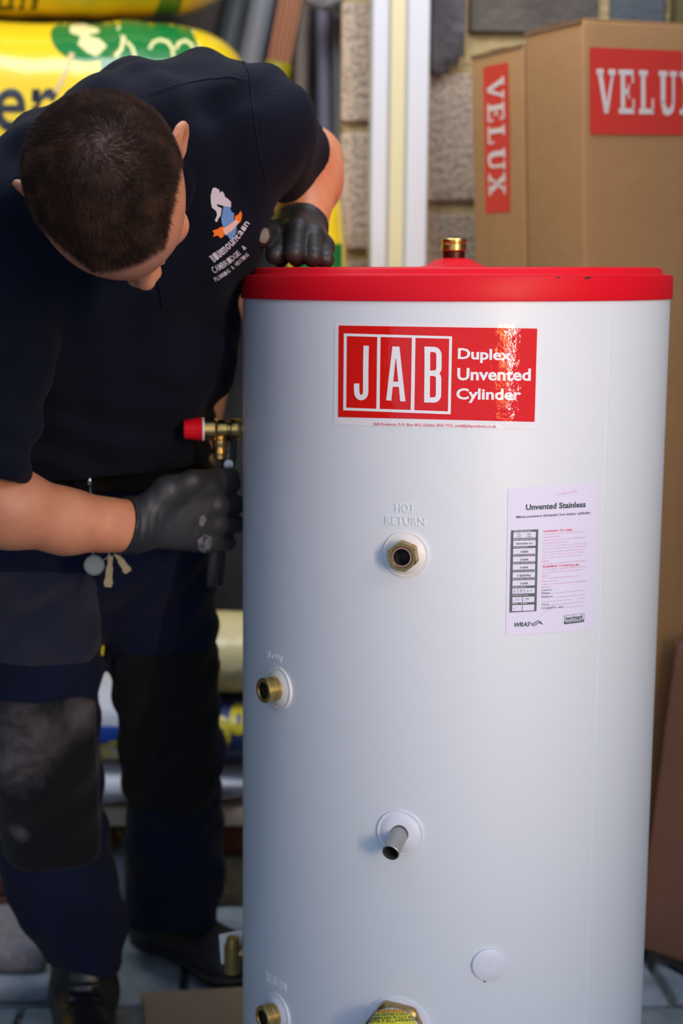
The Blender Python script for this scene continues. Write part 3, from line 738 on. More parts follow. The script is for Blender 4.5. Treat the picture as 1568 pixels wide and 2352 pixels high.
lay('brand_lettering', [text2d('un', [(-10, -18), (92, -18), (84, 22), (-10, 24)], .02, 4)], ph1, mat('olive_print', (.10, .085, .01), .4), t1, .0016)
lay('green_band', [poly2d([(382, -30), (432, -40), (408, 36), (352, 36)], 10)], ph1, grn, t1, .0014)
# upright yellow and green pack seen past the man's elbow
t = thing('insulation_pack', 'yellow and green pack standing upright between the elbow and the block wall', 'insulation pack', (.133, 2.945, 0), 0)
R90 = Matrix.Rotation(PI/2, 4, 'Y')
o = pillow('pack_body', (.133, 2.945, .688), .688, .095, .057, yel, t, 4.0, 2.6, .005, 9.0, R90)
lay('green_band', [grid_quad([(640, 560), (800, 560), (800, 700), (640, 700)], 10, 8)], bvh_hit([o]), grn, t, .0014)
# pipes leaning in the recess
def pipe_thing(name, label, cat, p0, p1, r, m, group=None, n=16, hollow=True):
    p0 = Vector(p0); p1 = Vector(p1)
    L = (p1-p0).length; V, Fc = lathe([(r*.8, .002), (r*.8, 0), (r, 0), (r, L), (r*.8, L), (r*.8, L-.05)], n, axis_frame(p0, p1-p0))
    o = mesh(name, V, Fc, m, None, angle=30); return tag(o, label, cat, group)
g1 = mat('slate_pipe', (.13, .165, .20), .4); g2 = mat('grey_pipe', (.52, .56, .64), .4); lav = mat('lavender_grey_pipe', (.34, .31, .42), .45); tau = mat('taupe_pipe', (.36, .28, .235), .5); gdk = mat('dark_grey_pipe', (.23, .21, .22), .5)
def lean_pipe(name, label, cat, pa, pb, Ya, Yb, r, m, ztop=2.5, group=None):
    """pipe through two seen points, run on to floor and up to ztop"""
    a = at(*pa, Ya); b = at(*pb, Yb); d = (a-b).normalized()
    p0 = b - d*((b.z-.012)/d.z); p1 = a + d*((ztop-a.z)/d.z)
    return pipe_thing(name, label, cat, p0, p1, r, m, group)
lean_pipe('plastic_pipe', 'dark slate grey plastic pipe leaning beside the upper insulation packs', 'pipe', (545, 0), (512, 150), 3.692, 3.687, .027, g1)
lean_pipe('plastic_pipe', 'light grey plastic pipe leaning just left of the copper tubes', 'pipe', (604, 0), (572, 150), 3.688, 3.683, .0295, g2)
# copper tubes: one thing, each tube a part, held by yellow tape
a0 = at(668, 0, 3.62); b0 = at(637, 160, 3.61); d = (a0-b0).normalized()
cop_m = mat('bright_copper', (.82, .36, .20), .45, .3)
t = thing('copper_tube_bundle', 'bundle of copper tubes wrapped with yellow tape, leaning behind the shoulder', 'copper tubes', tuple(b0-d*(b0.z/d.z)))
Mb = axis_frame(b0, d, (0, 1, 0)); Lm = b0.z/d.z-.02
for k, (x, y) in enumerate([(-.022, 0), (-.011, -.010), (0, -.013), (.011, -.011), (.0215, -.003), (-.010, .010), (.002, .009), (.013, .010)]):
    V, Fc = lathe([(.0045, -Lm), (.0056, -Lm), (.0056, .95), (.0045, .95)], 14, Mb @ Matrix.Translation((x, y, 0)))
    mesh('tube', V, Fc, cop_m, t, angle=40)
V = []; Fc = []; N = 40
ta = Mb.inverted() @ at(633, 172, 3.61)
for j, zz in enumerate((-.026, -.024, .024, .026)):
    for i in range(N):
        a = 2*PI*i/N; k = 0 if j in (0, 3) else .0015
        V.append(Mb @ Vector(((.0300+k)*math.cos(a), (.0205+k)*math.sin(a), ta.z+zz)))
for j in range(3):
    for i in range(N): Fc.append((j*N+i, j*N+(i+1) % N, (j+1)*N+(i+1) % N, (j+1)*N+i))
mesh('yellow_tape', V, Fc, mat('yellow_tape', (.75, .62, .02), .4), t, angle=40)
lean_pipe('plastic_pipe', 'taupe pipe standing upright right of the copper tubes', 'pipe', (694, 60), (690, 250), 3.64, 3.63, .0175, tau, 1.83)
lean_pipe('plastic_pipe', 'lavender grey pipe upright in the recess, second from the block wall', 'pipe', (742, 40), (746, 260), 3.66, 3.66, .0165, lav, 2.3)
lean_pipe('plastic_pipe', 'narrow dark grey pipe upright in the recess, next to the block wall', 'pipe', (774, 40), (776, 260), 3.62, 3.62, .0125, gdk, 2.3)
# white cloth
cc = at(752, 4, 3.5); V = []; Fc = []; N1, N2 = 22, 14
for j in range(N2+1):
    for i in range(N1):
        th_ = PI*j/N2; a = 2*PI*i/N1; n = Vector((math.sin(th_)*math.cos(a), math.sin(th_)*math.sin(a), math.cos(th_)))
        k = 1+.28*mnoise.noise(n*2.1)+.14*mnoise.noise(n*5)
        V.append(cc+Vector((n.x*.046, n.y*.05, n.z*.030))*k+Vector((0, 0, .012-.018*max(0, n.x))))
for j in range(N2):
    for i in range(N1): Fc.append((j*N1+i, j*N1+(i+1) % N1, (j+1)*N1+(i+1) % N1, (j+1)*N1+i))
o = mesh('crumpled_cloth', V, [f[::-1] for f in Fc], mat('white_cloth', (.66, .64, .72), .8, bump=(60, .3))); tag(o, 'crumpled white cloth tucked among the pipes near the top edge', 'cloth')
# low stack behind the legs: bricks, plank, bags
brick_m = mat('red_brick', (.21, .06, .03), .9, bump=(90, .6), var=(14, (.13, .045, .028), .35, .7)); stone_m = mat('ochre_stone', (.17, .125, .06), .9, bump=(40, .8), var=(10, (.09, .07, .04), .35, .7))
wood = mat('pale_timber', (.60, .47, .36), .6, bump=(20, .1), var=(8, (.50, .37, .27), .35, .7))
def brick_thing(label, c, s, m, rz=0, group=None, cat='brick', name='clay_brick'):
    bm = box_bm(*s, .006, 2)
    for v in bm.verts: v.co += Vector((mnoise.noise(v.co*20+Vector(c)), mnoise.noise(v.co*20+Vector(c)*2), mnoise.noise(v.co*20)))*.002
    o = obj(name, bm, m); o.location = c; o.rotation_euler = (0, 0, rz); return tag(o, label, cat, group)
brick_thing('ochre stone block on the floor between the left boot and the cylinder', (-.06, 2.94, .0475), (.26, .16, .093), stone_m, .05, None, 'stone', 'stone_block')
brick_thing('dark red brick on the ochre stone, carrying the plank near the cylinder', (-.05, 2.94, .131), (.215, .10, .069), brick_m, .03)
brick_thing('pale stone block on the floor behind the boots, under the left plank end', (-.36, 2.94, .0475), (.25, .16, .093), M['flag_stone'], .1, None, 'stone', 'stone_block')
brick_thing('red brick under the plank, behind the dusty knee', (-.36, 2.94, .131), (.215, .10, .069), brick_m, .0)
PZ = .168
bm = box_bm(.56, .20, .036, .003, 2); o = obj('timber_plank', bm, wood); o.location = (-.21, 2.94, PZ+.018); tag(o, 'pale timber plank on bricks, under the bags behind the legs', 'plank')
PT = PZ+.037
bagw = mat('white_bag', (.62, .62, .68), .45, bump=(30, .4)); bagl = mat('lavender_bag_panel', (.22, .22, .42), .4); bagn = mat('navy_bag', (.035, .05, .16), .35, bump=(30, .3)); bagb = mat('blue_print', (.02, .08, .45), .35)
bagy = mat('bag_yellow', (.66, .52, .03), .35); bagc = mat('cream_bag', (.78, .62, .22), .3, bump=(24, .5), var=(5, (.78, .70, .48), .4, .7))
def bag(name, label, c, hx, hy, hz, m, seed, rz=0, ry=0):
    t = thing(name, label, 'bag', (c[0], c[1], c[2]-hz))
    o = pillow('sack_body', c, hx, hy, hz, m, t, 2.6, 2.3, .008, seed, Matrix.Rotation(rz, 4, 'Z') @ Matrix.Rotation(ry, 4, 'Y'), 40, 30, 8); return t, o
tw, ow = bag('cement_bag', 'plain white bag lying on the timber plank, lowest of the bags', (-.20, 2.94, PT+.0375), .262, .12, .037, bagw, 1.0)
lay('grey_panel', [grid_quad([(470, 1806), (590, 1806), (590, 1838), (470, 1838)], 8, 3)], bvh_hit([ow]), mat('grey_bag_panel', (.20, .21, .25), .5), tw, .001)
lay('lavender_panel', [grid_quad([(228, 1830), (300, 1835), (300, 1870), (228, 1865)], 6, 3)], bvh_hit([ow]), bagl, tw, .001)
tn, on = bag('plaster_bag', 'navy bag with big yellow letters, beside the left edge of the cylinder', (-.050, 2.94, PT+.075+.063), .115, .12, .062, bagn, 2.0)
nh = bvh_hit([on])
lay('lettering', [text2d('O', [(484, 1640), (532, 1648), (528, 1728), (484, 1722)], .12, 4), text2d('O', [(528, 1612), (572, 1618), (568, 1690), (524, 1688)], .12, 4)], nh, bagy, tn, .0015)
tb, ob = bag('plaster_bag', 'white bag with blue and yellow print, seen between the knees', (-.300, 2.94, PT+.075+.077), .128, .12, .076, bagw, 3.0)
bh = bvh_hit([ob, ow])
lay('blue_panel', [grid_quad([(200, 1668), (310, 1668), (310, 1714), (200, 1714)], 8, 4)], bh, bagb, tb, .001)
lay('yellow_panel', [poly2d([(215, 1716), (262, 1700), (310, 1712), (310, 1752), (215, 1752)], 10)], bh, bagy, tb, .0012)
lay('white_mark', [stroke([(240, 1722), (252, 1712), (266, 1722), (258, 1735)], 5)], bh, bagw, tb, .0022)
tc_, oc = bag('sand_bag', 'cream yellow bag on top of the navy bag, beside the cylinder', (-.045, 2.94, PT+.075+.126+.075), .112, .11, .074, bagc, 4.0)
lay('yellow_corner', [poly2d([(478, 1420), (500, 1418), (506, 1440), (500, 1462), (478, 1460)], 8)], bvh_hit([oc]), bagy, tc_, .0015)
# concrete blocks, red bricks and board at the lower left
cb = mat('grey_concrete', (.20, .19, .215), .9, bump=(120, .6, 8), var=(60, (.30, .28, .30), .5, .75)); cb2 = mat('blue_grey_concrete', (.15, .19, .23), .9, bump=(60, .7, 8), var=(16, (.30, .33, .35), .4, .7))
def rock(name, label, c, s, m, rz, cat, bev=.02):
    bm = box_bm(*s, bev, 4); bmesh.ops.subdivide_edges(bm, edges=[e for e in bm.edges if e.calc_length() > .04], cuts=4, use_grid_fill=True)
    for v in bm.verts: v.co += v.co.normalized()*.004*mnoise.noise(v.co*22+Vector(c)*3)
    o = obj(name, bm, m, None, True, 60); o.location = c; o.rotation_euler = (0, 0, rz); return tag(o, label, cat)
rock('concrete_block', 'bluish concrete block on the floor at the lower left, under the grey one', (-.425, 2.545, .0235), (.225, .21, .045), cb2, .08, 'concrete block')
rock('concrete_block', 'speckled grey concrete block on top of the bluish one, lower left corner', (-.432, 2.55, .0745), (.20, .18, .055), cb, .04, 'concrete block')
brick_thing('red brick on its neighbour behind the concrete blocks, upper of the two', (-.47, 2.80, .099), (.215, .1, .064), brick_m, .2, None)
brick_thing('red brick on the floor behind the concrete blocks, lower of the two', (-.48, 2.80, .033), (.215, .1, .064), brick_m, .12, None)
bm = box_bm(.23, .20, .018, .002, 1); o = obj('plywood_offcut', bm, mat('tan_board', (.30, .22, .14), .8, bump=(20, .1))); o.location = (-.045, 2.375, .0095); o.rotation_euler = (0, 0, .12); tag(o, 'tan plywood offcut on the floor between the two boots', 'board')
# ---------------------------------------------------------------- the man: implicit-surface modelling
def A3(v): return np.array((v[0], v[1], v[2]), float)
def CAP(a, b, ra, rb=None):
    a = A3(a); b = A3(b); rb = ra if rb is None else rb; ab = b-a; L2 = max(ab @ ab, 1e-12)
    def d(P):
        t = np.clip(((P-a) @ ab)/L2, 0, 1); return np.linalg.norm(P-a-t[:, None]*ab, axis=1)-(ra+(rb-ra)*t)
    return d, (a+b)/2, np.sqrt(L2)/2+max(ra, rb)
def ELL(c, axes, rad):
    c = A3(c); R = np.array([A3(x) for x in axes]); r = np.array(rad, float)
    def d(P):
        q = (P-c) @ R.T; k0 = np.linalg.norm(q/r, axis=1); k1 = np.linalg.norm(q/r**2, axis=1)
        return np.where(k1 > 1e-9, k0*(k0-1)/np.maximum(k1, 1e-9), -r.min())
    return d, c, r.max()
def TOR(c, ax, R, r, flat=1.0):
    c = A3(c); ax = A3(ax); ax /= np.linalg.norm(ax)
    def d(P):
        q = P-c; h = q @ ax; rr = np.linalg.norm(q-h[:, None]*ax, axis=1)-R
        return np.sqrt(rr**2+(h/flat)**2)-r
    return d, c, R+r*max(1, flat)
def CUT(prim, q, n):
    f, c, r = prim; q = A3(q); n = A3(n); n = n/np.linalg.norm(n)
    return (lambda P: np.maximum(f(P), (P-q) @ n)), c, r
def evaluate(ops, P, c=None, hd=0.0):
    d = np.full(len(P), .06)
    for mode, (f, pc, pr), k in ops:
        if c is not None and np.linalg.norm(pc-c)-pr-hd > .05+k: continue
        v = f(P)
        if mode == '+':
            if k > 0:
                h = np.clip(.5+.5*(d-v)/k, 0, 1); d = d*(1-h)+v*h-k*h*(1-h)
            else: d = np.minimum(d, v)
        else:
            if k > 0:
                h = np.clip(.5-.5*(d+v)/k, 0, 1); d = d*(1-h)-v*h+k*h*(1-h)
            else: d = np.maximum(d, -v)
    return d
def sdf_mesh(ops, h, extra=None, B=14, pad=.01):
    lo = np.min([c-r for _, (f, c, r), k in ops if _ == '+'], axis=0)-pad-2*h; hi = np.max([c+r for _, (f, c, r), k in ops if _ == '+'], axis=0)+pad+2*h
    bs = B*h; nb = np.ceil((hi-lo)/bs).astype(int)
    I = np.stack(np.meshgrid(*[np.arange(n) for n in nb], indexing='ij'), -1).reshape(-1, 3); C = lo+(I+.5)*bs
    dc = np.full(len(C), 9.)
    for m_, (f, c, r), k in ops:
        if m_ == '+': dc = np.minimum(dc, f(C)-k*.3)
    hd = bs*.87
    sel = I[np.abs(dc) < hd*1.25+.02]
    S = B+2; g = np.stack(np.meshgrid(*[np.arange(S)]*3, indexing='ij'), -1).reshape(-1, 3)-1
    N = nb*B+4; verts = []; keys = []; quads = []
    for b in sel:
        o = b*B; P = lo+(o+g)*h; c = lo+(b+.5)*bs
        d = evaluate(ops, P, c, hd)
        if extra is not None: d = extra(P, d)
        v = d.reshape(S, S, S); s = v < 0
        if s.all() or not s.any(): continue
        n = S-1
        acc = np.zeros((n, n, n, 3)); cnt = np.zeros((n, n, n))
        for ax in range(3):
            for u in (0, 1):
                for w in (0, 1):
                    o1 = [0, 0, 0]; a1, a2 = [x for x in range(3) if x != ax]; o1[a1] = u; o1[a2] = w; o2 = list(o1); o2[ax] = 1
                    s1 = tuple(slice(x, x+n) for x in o1); s2 = tuple(slice(x, x+n) for x in o2)
                    cr_ = s[s1] != s[s2]; t = v[s1]/np.where(cr_, v[s1]-v[s2], 1)
                    for kx in range(3):
                        acc[..., kx] += np.where(cr_, o1[kx]+(t if kx == ax else 0), 0)
                    cnt += cr_
        act = np.argwhere(cnt > 0)
        if len(act) == 0: continue
        pos = acc[act[:, 0], act[:, 1], act[:, 2]]/cnt[act[:, 0], act[:, 1], act[:, 2]][:, None]
        gc = act-1+o
        kk = (gc[:, 0]+2)*(N[1]+4)*(N[2]+4)+(gc[:, 1]+2)*(N[2]+4)+gc[:, 2]+2
        verts.append(lo+(gc+pos)*h); keys.append(kk)
        for ax in range(3):
            a1, a2 = (ax+1) % 3, (ax+2) % 3
            sl = [slice(1, B+1)]*3; s1 = s[tuple(sl)]; sl2 = list(sl); sl2[ax] = slice(2, B+2); s2 = s[tuple(sl2)]
            e = np.argwhere(s1 != s2)
            if len(e) == 0: continue
            flip = s1[e[:, 0], e[:, 1], e[:, 2]]
            base = e+o
            cs = []
            for u, w in ((1, 1), (0, 1), (0, 0), (1, 0)):
                q = base.copy(); q[:, a1] -= u; q[:, a2] -= w
                cs.append((q[:, 0]+2)*(N[1]+4)*(N[2]+4)+(q[:, 1]+2)*(N[2]+4)+q[:, 2]+2)
            cs = np.stack(cs, 1)
            cs[~flip] = cs[~flip][:, ::-1]
            quads.append(cs)
    V = np.concatenate(verts); K = np.concatenate(keys); Q = np.concatenate(quads)
    uk, ix = np.unique(K, return_index=True); V = V[ix]
    Fi = np.searchsorted(uk, Q); Fi = np.minimum(Fi, len(uk)-1); ok = (uk[Fi] == Q).all(1)
    return V, Fi[ok]
def smooth_mesh(V, Fq, it=2, lam=.5):
    for _ in range(it):
        acc = np.zeros_like(V); cnt = np.zeros(len(V))
        for i in range(4):
            a = Fq[:, i]; b = Fq[:, (i+1) % 4]
            np.add.at(acc, a, V[b]); np.add.at(cnt, a, 1); np.add.at(acc, b, V[a]); np.add.at(cnt, b, 1)
        V = V+lam*(acc/np.maximum(cnt, 1)[:, None]-V)
    return V
def largest(V, Fq):
    lab = np.arange(len(V))
    while True:
        m_ = lab[Fq].min(1); new = lab.copy()
        for i in range(4): np.minimum.at(new, Fq[:, i], m_)
        new = new[new]
        if (new == lab).all(): break
        lab = new
    ids, cnt = np.unique(lab, return_counts=True); keep = lab == ids[cnt.argmax()]
    mp = np.cumsum(keep)-1
    return V[keep], mp[Fq[keep[Fq[:, 0]]]]
def np_obj(name, V, Fq, m, parent):
    V, Fq = largest(V, Fq)
    me = bpy.data.meshes.new(name); n = len(V); k = len(Fq)
    me.vertices.add(n); me.vertices.foreach_set('co', V.astype(np.float32).ravel())
    me.loops.add(k*4); me.loops.foreach_set('vertex_index', Fq.astype(np.int32).ravel())
    me.polygons.add(k); me.polygons.foreach_set('loop_start', np.arange(0, 4*k, 4, dtype=np.int32)); me.polygons.foreach_set('loop_total', np.full(k, 4, np.int32))
    me.update(calc_edges=True); me.validate()
    return finish(name, me, m, parent)
def fold(P, k, amp, ph=0.0, warp=.012, sharp=1.0):
    """rounded cloth folds along wave vector k"""
    w = np.sin(P @ np.array((23., 31., 17.))+ph)*.6+np.sin(P @ np.array((-37., 11., 29.))+1.7*ph)*.4
    s = np.sin(P @ np.array(k)+w*warp*100+ph)
    return amp*(np.sign(s)*np.abs(s)**sharp)
# ---- materials of the figure
def skin_mat():
    m = bpy.data.materials.new('skin'); m.use_nodes = True; nt = m.node_tree; b = nt.nodes['Principled BSDF']
    tc = nt.nodes.new('ShaderNodeTexCoord'); n = nt.nodes.new('ShaderNodeTexNoise'); n.inputs['Scale'].default_value = 26; n.inputs['Detail'].default_value = 6
    r = nt.nodes.new('ShaderNodeValToRGB'); r.color_ramp.elements[0].position = .35; r.color_ramp.elements[1].position = .7
    r.color_ramp.elements[0].color = (.68, .275, .135, 1); r.color_ramp.elements[1].color = (.58, .205, .10, 1)
    at_ = nt.nodes.new('ShaderNodeAttribute'); at_.attribute_name = 'hair_mask'
    n2 = nt.nodes.new('ShaderNodeTexNoise'); n2.inputs['Scale'].default_value = 420; n2.inputs['Detail'].default_value = 3
    r2 = nt.nodes.new('ShaderNodeValToRGB'); r2.color_ramp.elements[0].position = .35; r2.color_ramp.elements[1].position = .7
    r2.color_ramp.elements[0].color = (.040, .021, .014, 1); r2.color_ramp.elements[1].color = (.17, .082, .050, 1)
    mx = nt.nodes.new('ShaderNodeMix'); mx.data_type = 'RGBA'
    for o in (n, n2): nt.links.new(tc.outputs['Object'], o.inputs['Vector'])
    nt.links.new(n.outputs['Fac'], r.inputs[0]); nt.links.new(n2.outputs['Fac'], r2.inputs[0])
    nt.links.new(at_.outputs['Fac'], mx.inputs[0]); nt.links.new(r.outputs[0], mx.inputs[6]); nt.links.new(r2.outputs[0], mx.inputs[7]); nt.links.new(mx.outputs[2], b.inputs['Base Color'])
    n3 = nt.nodes.new('ShaderNodeTexNoise'); n3.inputs['Scale'].default_value = 300
    bp = nt.nodes.new('ShaderNodeBump'); bp.inputs['Strength'].default_value = .12; bp.inputs['Distance'].default_value = .002
    nt.links.new(tc.outputs['Object'], n3.inputs['Vector']); nt.links.new(n3.outputs['Fac'], bp.inputs['Height']); nt.links.new(bp.outputs[0], b.inputs['Normal'])
    b.inputs['Roughness'].default_value = .48; b.inputs['Subsurface Weight'].default_value = .12; b.inputs['Subsurface Radius'].default_value = (.010, .004, .002); b.inputs['Subsurface Scale'].default_value = 1.0
    return m
skin = skin_mat()
shirt_m = mat('navy_polo', (.0042, .0055, .0130), .9, sheen=.02, bump=(380, .25, 2), var=(9, (.0029, .0038, .0088), .35, .7), spec=.15)
seam_m = mat('navy_seam', (.010, .011, .021), .9, spec=.15)
trou_m = mat('navy_work_trousers', (.0052, .0085, .028), .9, sheen=.03, bump=(300, .25, 2), var=(11, (.009, .012, .031), .4, .75), spec=.15)
pocket_m = mat('dusty_navy_cloth', (.017, .020, .042), .9, sheen=.1, bump=(300, .25, 2), var=(13, (.034, .034, .052), .4, .75), spec=.2)
pad_m = mat('black_knee_pad', (.0055, .0055, .0065), .9, sheen=.02, bump=(200, .3, 2), spec=.25)
pad_dust = mat('dusty_knee_pad', (.010, .010, .012), .9, sheen=.1, bump=(200, .3, 2), var=(11, (.085, .072, .072), .50, .80), spec=.2)
glove_m = mat('black_nitrile', (.019, .018, .019), .5, bump=(60, .10, 3), var=(16, (.034, .032, .033), .4, .75))
boot_m = mat('black_boot', (.010, .010, .011), .38, bump=(26, .4, 3)); boot_m2 = mat('dusty_black_boot', (.012, .012, .012), .6, bump=(26, .4, 3), var=(12, (.022, .021, .019), .45, .8)); sole_m = mat('boot_sole', (.02, .019, .017), .8)
def dusty():
    m = pad_dust; nt = m.node_tree; b = nt.nodes['Principled BSDF']; tc = nt.nodes.new('ShaderNodeTexCoord')
    acc = None
    for c, r_ in ((at(70, 1672, 2.23), .075), (at(30, 1745, 2.23), .055), (at(118, 1720, 2.23), .022), (at(48, 1905, 2.25), .02), (at(200, 1640, 2.23), .05)):
        vm = nt.nodes.new('ShaderNodeVectorMath'); vm.operation = 'DISTANCE'; vm.inputs[1].default_value = c; nt.links.new(tc.outputs['Object'], vm.inputs[0])
        mr = nt.nodes.new('ShaderNodeMapRange'); mr.inputs['From Min'].default_value = r_*1.4; mr.inputs['From Max'].default_value = 0; nt.links.new(vm.outputs['Value'], mr.inputs[0])
        if acc is None: acc = mr.outputs[0]
        else:
            mx = nt.nodes.new('ShaderNodeMath'); mx.operation = 'MAXIMUM'; nt.links.new(acc, mx.inputs[0]); nt.links.new(mr.outputs[0], mx.inputs[1]); acc = mx.outputs[0]
    n = nt.nodes.new('ShaderNodeTexNoise'); n.inputs['Scale'].default_value = 24; n.inputs['Detail'].default_value = 8; n.inputs['Distortion'].default_value = 1.2; nt.links.new(tc.outputs['Object'], n.inputs['Vector'])
    mu = nt.nodes.new('ShaderNodeMath'); mu.operation = 'MULTIPLY'; nt.links.new(acc, mu.inputs[0]); nt.links.new(n.outputs['Fac'], mu.inputs[1])
    r = nt.nodes.new('ShaderNodeValToRGB'); r.color_ramp.elements[0].position = .12; r.color_ramp.elements[1].position = .5
    r.color_ramp.elements[0].color = (.0055, .0055, .0065, 1); r.color_ramp.elements[1].color = (.115, .098, .100, 1)
    nt.links.new(mu.outputs[0], r.inputs[0]); nt.links.new(r.outputs[0], b.inputs['Base Color'])
dusty()
belt_m = mat('black_belt', (.006, .006, .006), .8, spec=.15)
# ---- joints
HO = at(249, 418, 1.71); w_ = ray(249, 418); sR = w_.cross(cu).normalized(); sU = sR.cross(w_)
U0 = -w_; F0 = (sR*.34-sU*.94).normalized(); L0 = (sR*.94+sU*.34).normalized()
ta_ = math.radians(5); HU = U0*math.cos(ta_)-L0*math.sin(ta_); HL = L0*math.cos(ta_)+U0*math.sin(ta_)
tb_ = math.radians(3); HF = F0*math.cos(tb_)+HU*math.sin(tb_); HU = HU*math.cos(tb_)-F0*math.sin(tb_)
def hp(l, f, u): return HO+HL*l+HF*f+HU*u
HAX = (HL, HF, HU)
SL = at(575, 302, 1.99); SR = at(8, 520, 1.93); EL = at(706, 372, 2.30); ER = at(-105, 1105, 1.885)
WL = at(692, 520, 2.155); WR = at(303, 1209, 1.985)
C7 = at(300, 345, 1.95)
HR = at(84, 1240, 2.25); HLg = at(342, 1240, 2.29); KR = at(104, 1770, 2.31); KL = at(396, 1720, 2.42); AR = at(192, 2225, 2.38); AL = at(372, 2105, 2.685)
man = thing('person', 'man in navy polo shirt, work trousers and black gloves, bending over the cylinder', 'person', ((AR.x+AL.x)/2, (AR.y+AL.y)/2, 0))
# ---- hands: list of chains (points, radii)
def seg(chain, g):
    out = []
    for (a, ra), (b, rb) in zip(chain, chain[1:]): out.append(('+', CAP(a, b, ra+g, rb+g), .004))
    return out
LH = dict(
    index=[((644, 548, 2.075), .0125), ((632, 584, 2.026), .0115), ((644, 594, 2.052), .0098), ((650, 592, 2.072), .0085)],
    middle=[((680, 528, 2.065), .0128), ((675, 580, 2.010), .0118), ((682, 593, 2.038), .0100), ((687, 592, 2.060), .0088)],
    ring=[((716, 542, 2.072), .0122), ((718, 588, 2.018), .0112), ((718, 595, 2.046), .0098), ((718, 594, 2.066), .0085)],
    pinky=[((740, 568, 2.088), .0112), ((748, 596, 2.042), .0098), ((742, 598, 2.064), .0085), ((738, 597, 2.080), .0076)],
    thumb=[((652, 525, 2.135), .0150), ((620, 532, 2.075), .0138), ((600, 542, 2.030), .0130), ((602, 546, 2.002), .0120)])
RH = dict(
    index=[((478, 1118, 2.030), .0130), ((530, 1112, 2.070), .0118), ((532, 1114, 2.100), .0102), ((512, 1116, 2.112), .0088)],
    middle=[((496, 1160, 2.034), .0132), ((540, 1158, 2.076), .0120), ((540, 1160, 2.108), .0104), ((518, 1162, 2.116), .0090)],
    ring=[((494, 1204, 2.036), .0126), ((539, 1204, 2.076), .0115), ((538, 1206, 2.106), .0100), ((516, 1208, 2.114), .0087)],
    pinky=[((478, 1243, 2.034), .0116), ((522, 1246, 2.070), .0100), ((522, 1247, 2.094), .0088), ((504, 1248, 2.102), .0078)],
    thumb=[((385, 1128, 1.990), .0160), ((440, 1106, 2.008), .0142), ((496, 1102, 2.046), .0130), ((530, 1094, 2.062), .0112)])
def hand_ops(Hd, wrist, wr_r, g, fore, fr, heel=None):
    ops = []
    for f in ('index', 'middle', 'ring', 'pinky'):
        b = at(*Hd[f][0][0]); ops.append(('+', CAP(wrist, b, wr_r*.72+g, .0155+g), .012))
    b = at(*Hd['thumb'][0][0]); ops.append(('+', CAP(wrist, b, wr_r*.75+g, .018+g), .012))
    b2 = at(*Hd['thumb'][1][0]); ip = at(*Hd['index'][0][0]); ops.append(('+', CAP(b, (b2+ip)/2, .017+g, .011+g), .012))
    ops.append(('+', CAP(wrist, fore, wr_r+g, fr+g), .012))
    for f in Hd: ops += seg([(at(*q), r_) for q, r_ in Hd[f]], g)
    for f in ('index', 'middle', 'ring', 'pinky'):
        q = at(*Hd[f][0][0]); ops.append(('+', ELL(q, ((1, 0, 0), (0, 1, 0), (0, 0, 1)), (.0142+g,)*3), .006))
    return ops
fdL = (EL-WL).normalized(); fdR = (at(20, 1165, 1.9)-WR).normalized()
# ---- skin: one continuous body
g = -.0022
bo = [('+', ELL(hp(0, -.003, .040), HAX, (.0775, .0835, .0830)), 0),
      ('+', ELL(hp(0, -.020, .030), HAX, (.0755, .0670, .0720)), .02),
      ('+', ELL(hp(0, .030, .030), HAX, (.0690, .0730, .0720)), .03),
      ('+', ELL(hp(0, .036, -.030), HAX, (.0600, .0640, .0800)), .03),
      ('+', ELL(hp(0, .045, -.085), HAX, (.0440, .0480, .0380)), .03),
      ('+', ELL(hp(0, .086, -.108), HAX, (.018, .014, .015)), .02)]
for s in (-1, 1):
    bo += [('+', CAP(hp(s*.012, .092, .006), hp(s*.041, .078, .010), .0100, .006), .012),
           ('+', ELL(hp(s*.046, .066, -.035), HAX, (.020, .018, .017)), .015),
           ('-', ELL(hp(s*.032, .102, -.012), HAX, (.018, .013, .013)), .012),
           ('+', ELL(hp(s*.032, .079, -.011), HAX, (.0135, .0125, .0125)), .002),
           ('+', CAP(hp(s*.058, -.002, -.050), hp(s*.030, .062, -.100), .016, .014), .02)]
bo += [('+', CAP(hp(0, .094, .004), hp(0, .108, -.030), .0080, .0110), .010),
       ('+', ELL(hp(0, .112, -.036), HAX, (.0105, .0115, .0100)), .008)]
for s in (-1, 1):
    bo += [('+', ELL(hp(s*.0125, .105, -.041), HAX, (.0085, .0105, .0085)), .006), ('-', ELL(hp(s*.0065, .110, -.050), HAX, (.0035, .005, .005)), .003)]
bo += [('+', CAP(hp(-.020, .096, -.072), hp(.020, .096, -.072), .0068), .006), ('+', CAP(hp(-.016, .095, -.084), hp(.016, .095, -.084), .0078), .006), ('-', CAP(hp(-.024, .105, -.0775), hp(.024, .105, -.0775), .002), .004)]
for s in (-1, 1):
    eu = (HU*.95-HF*.28).normalized(); ef = (HF*.85+HL*s*(-.50)+HU*.2).normalized(); en = eu.cross(ef).normalized(); ef = en.cross(eu)
    ec = hp(s*.0855, -.016, -.010)
    bo += [('+', ELL(ec, (en, ef, eu), (.0062, .0185, .031)), .006), ('+', TOR(ec+en*(.0015*s), en, .018, .0048, 1.0), .003), ('-', ELL(ec+HL*s*.008+HF*.004-HU*.002, (en, ef, eu), (.006, .008, .014)), .006)]
NK = hp(0, -.016, -.060)
bo += [('+', CAP(NK, C7, .052, .062), .03), ('+', CAP(hp(0, -.01, -.075), C7+(at(270, 420, 1.93)-C7), .045, .055), .03)]
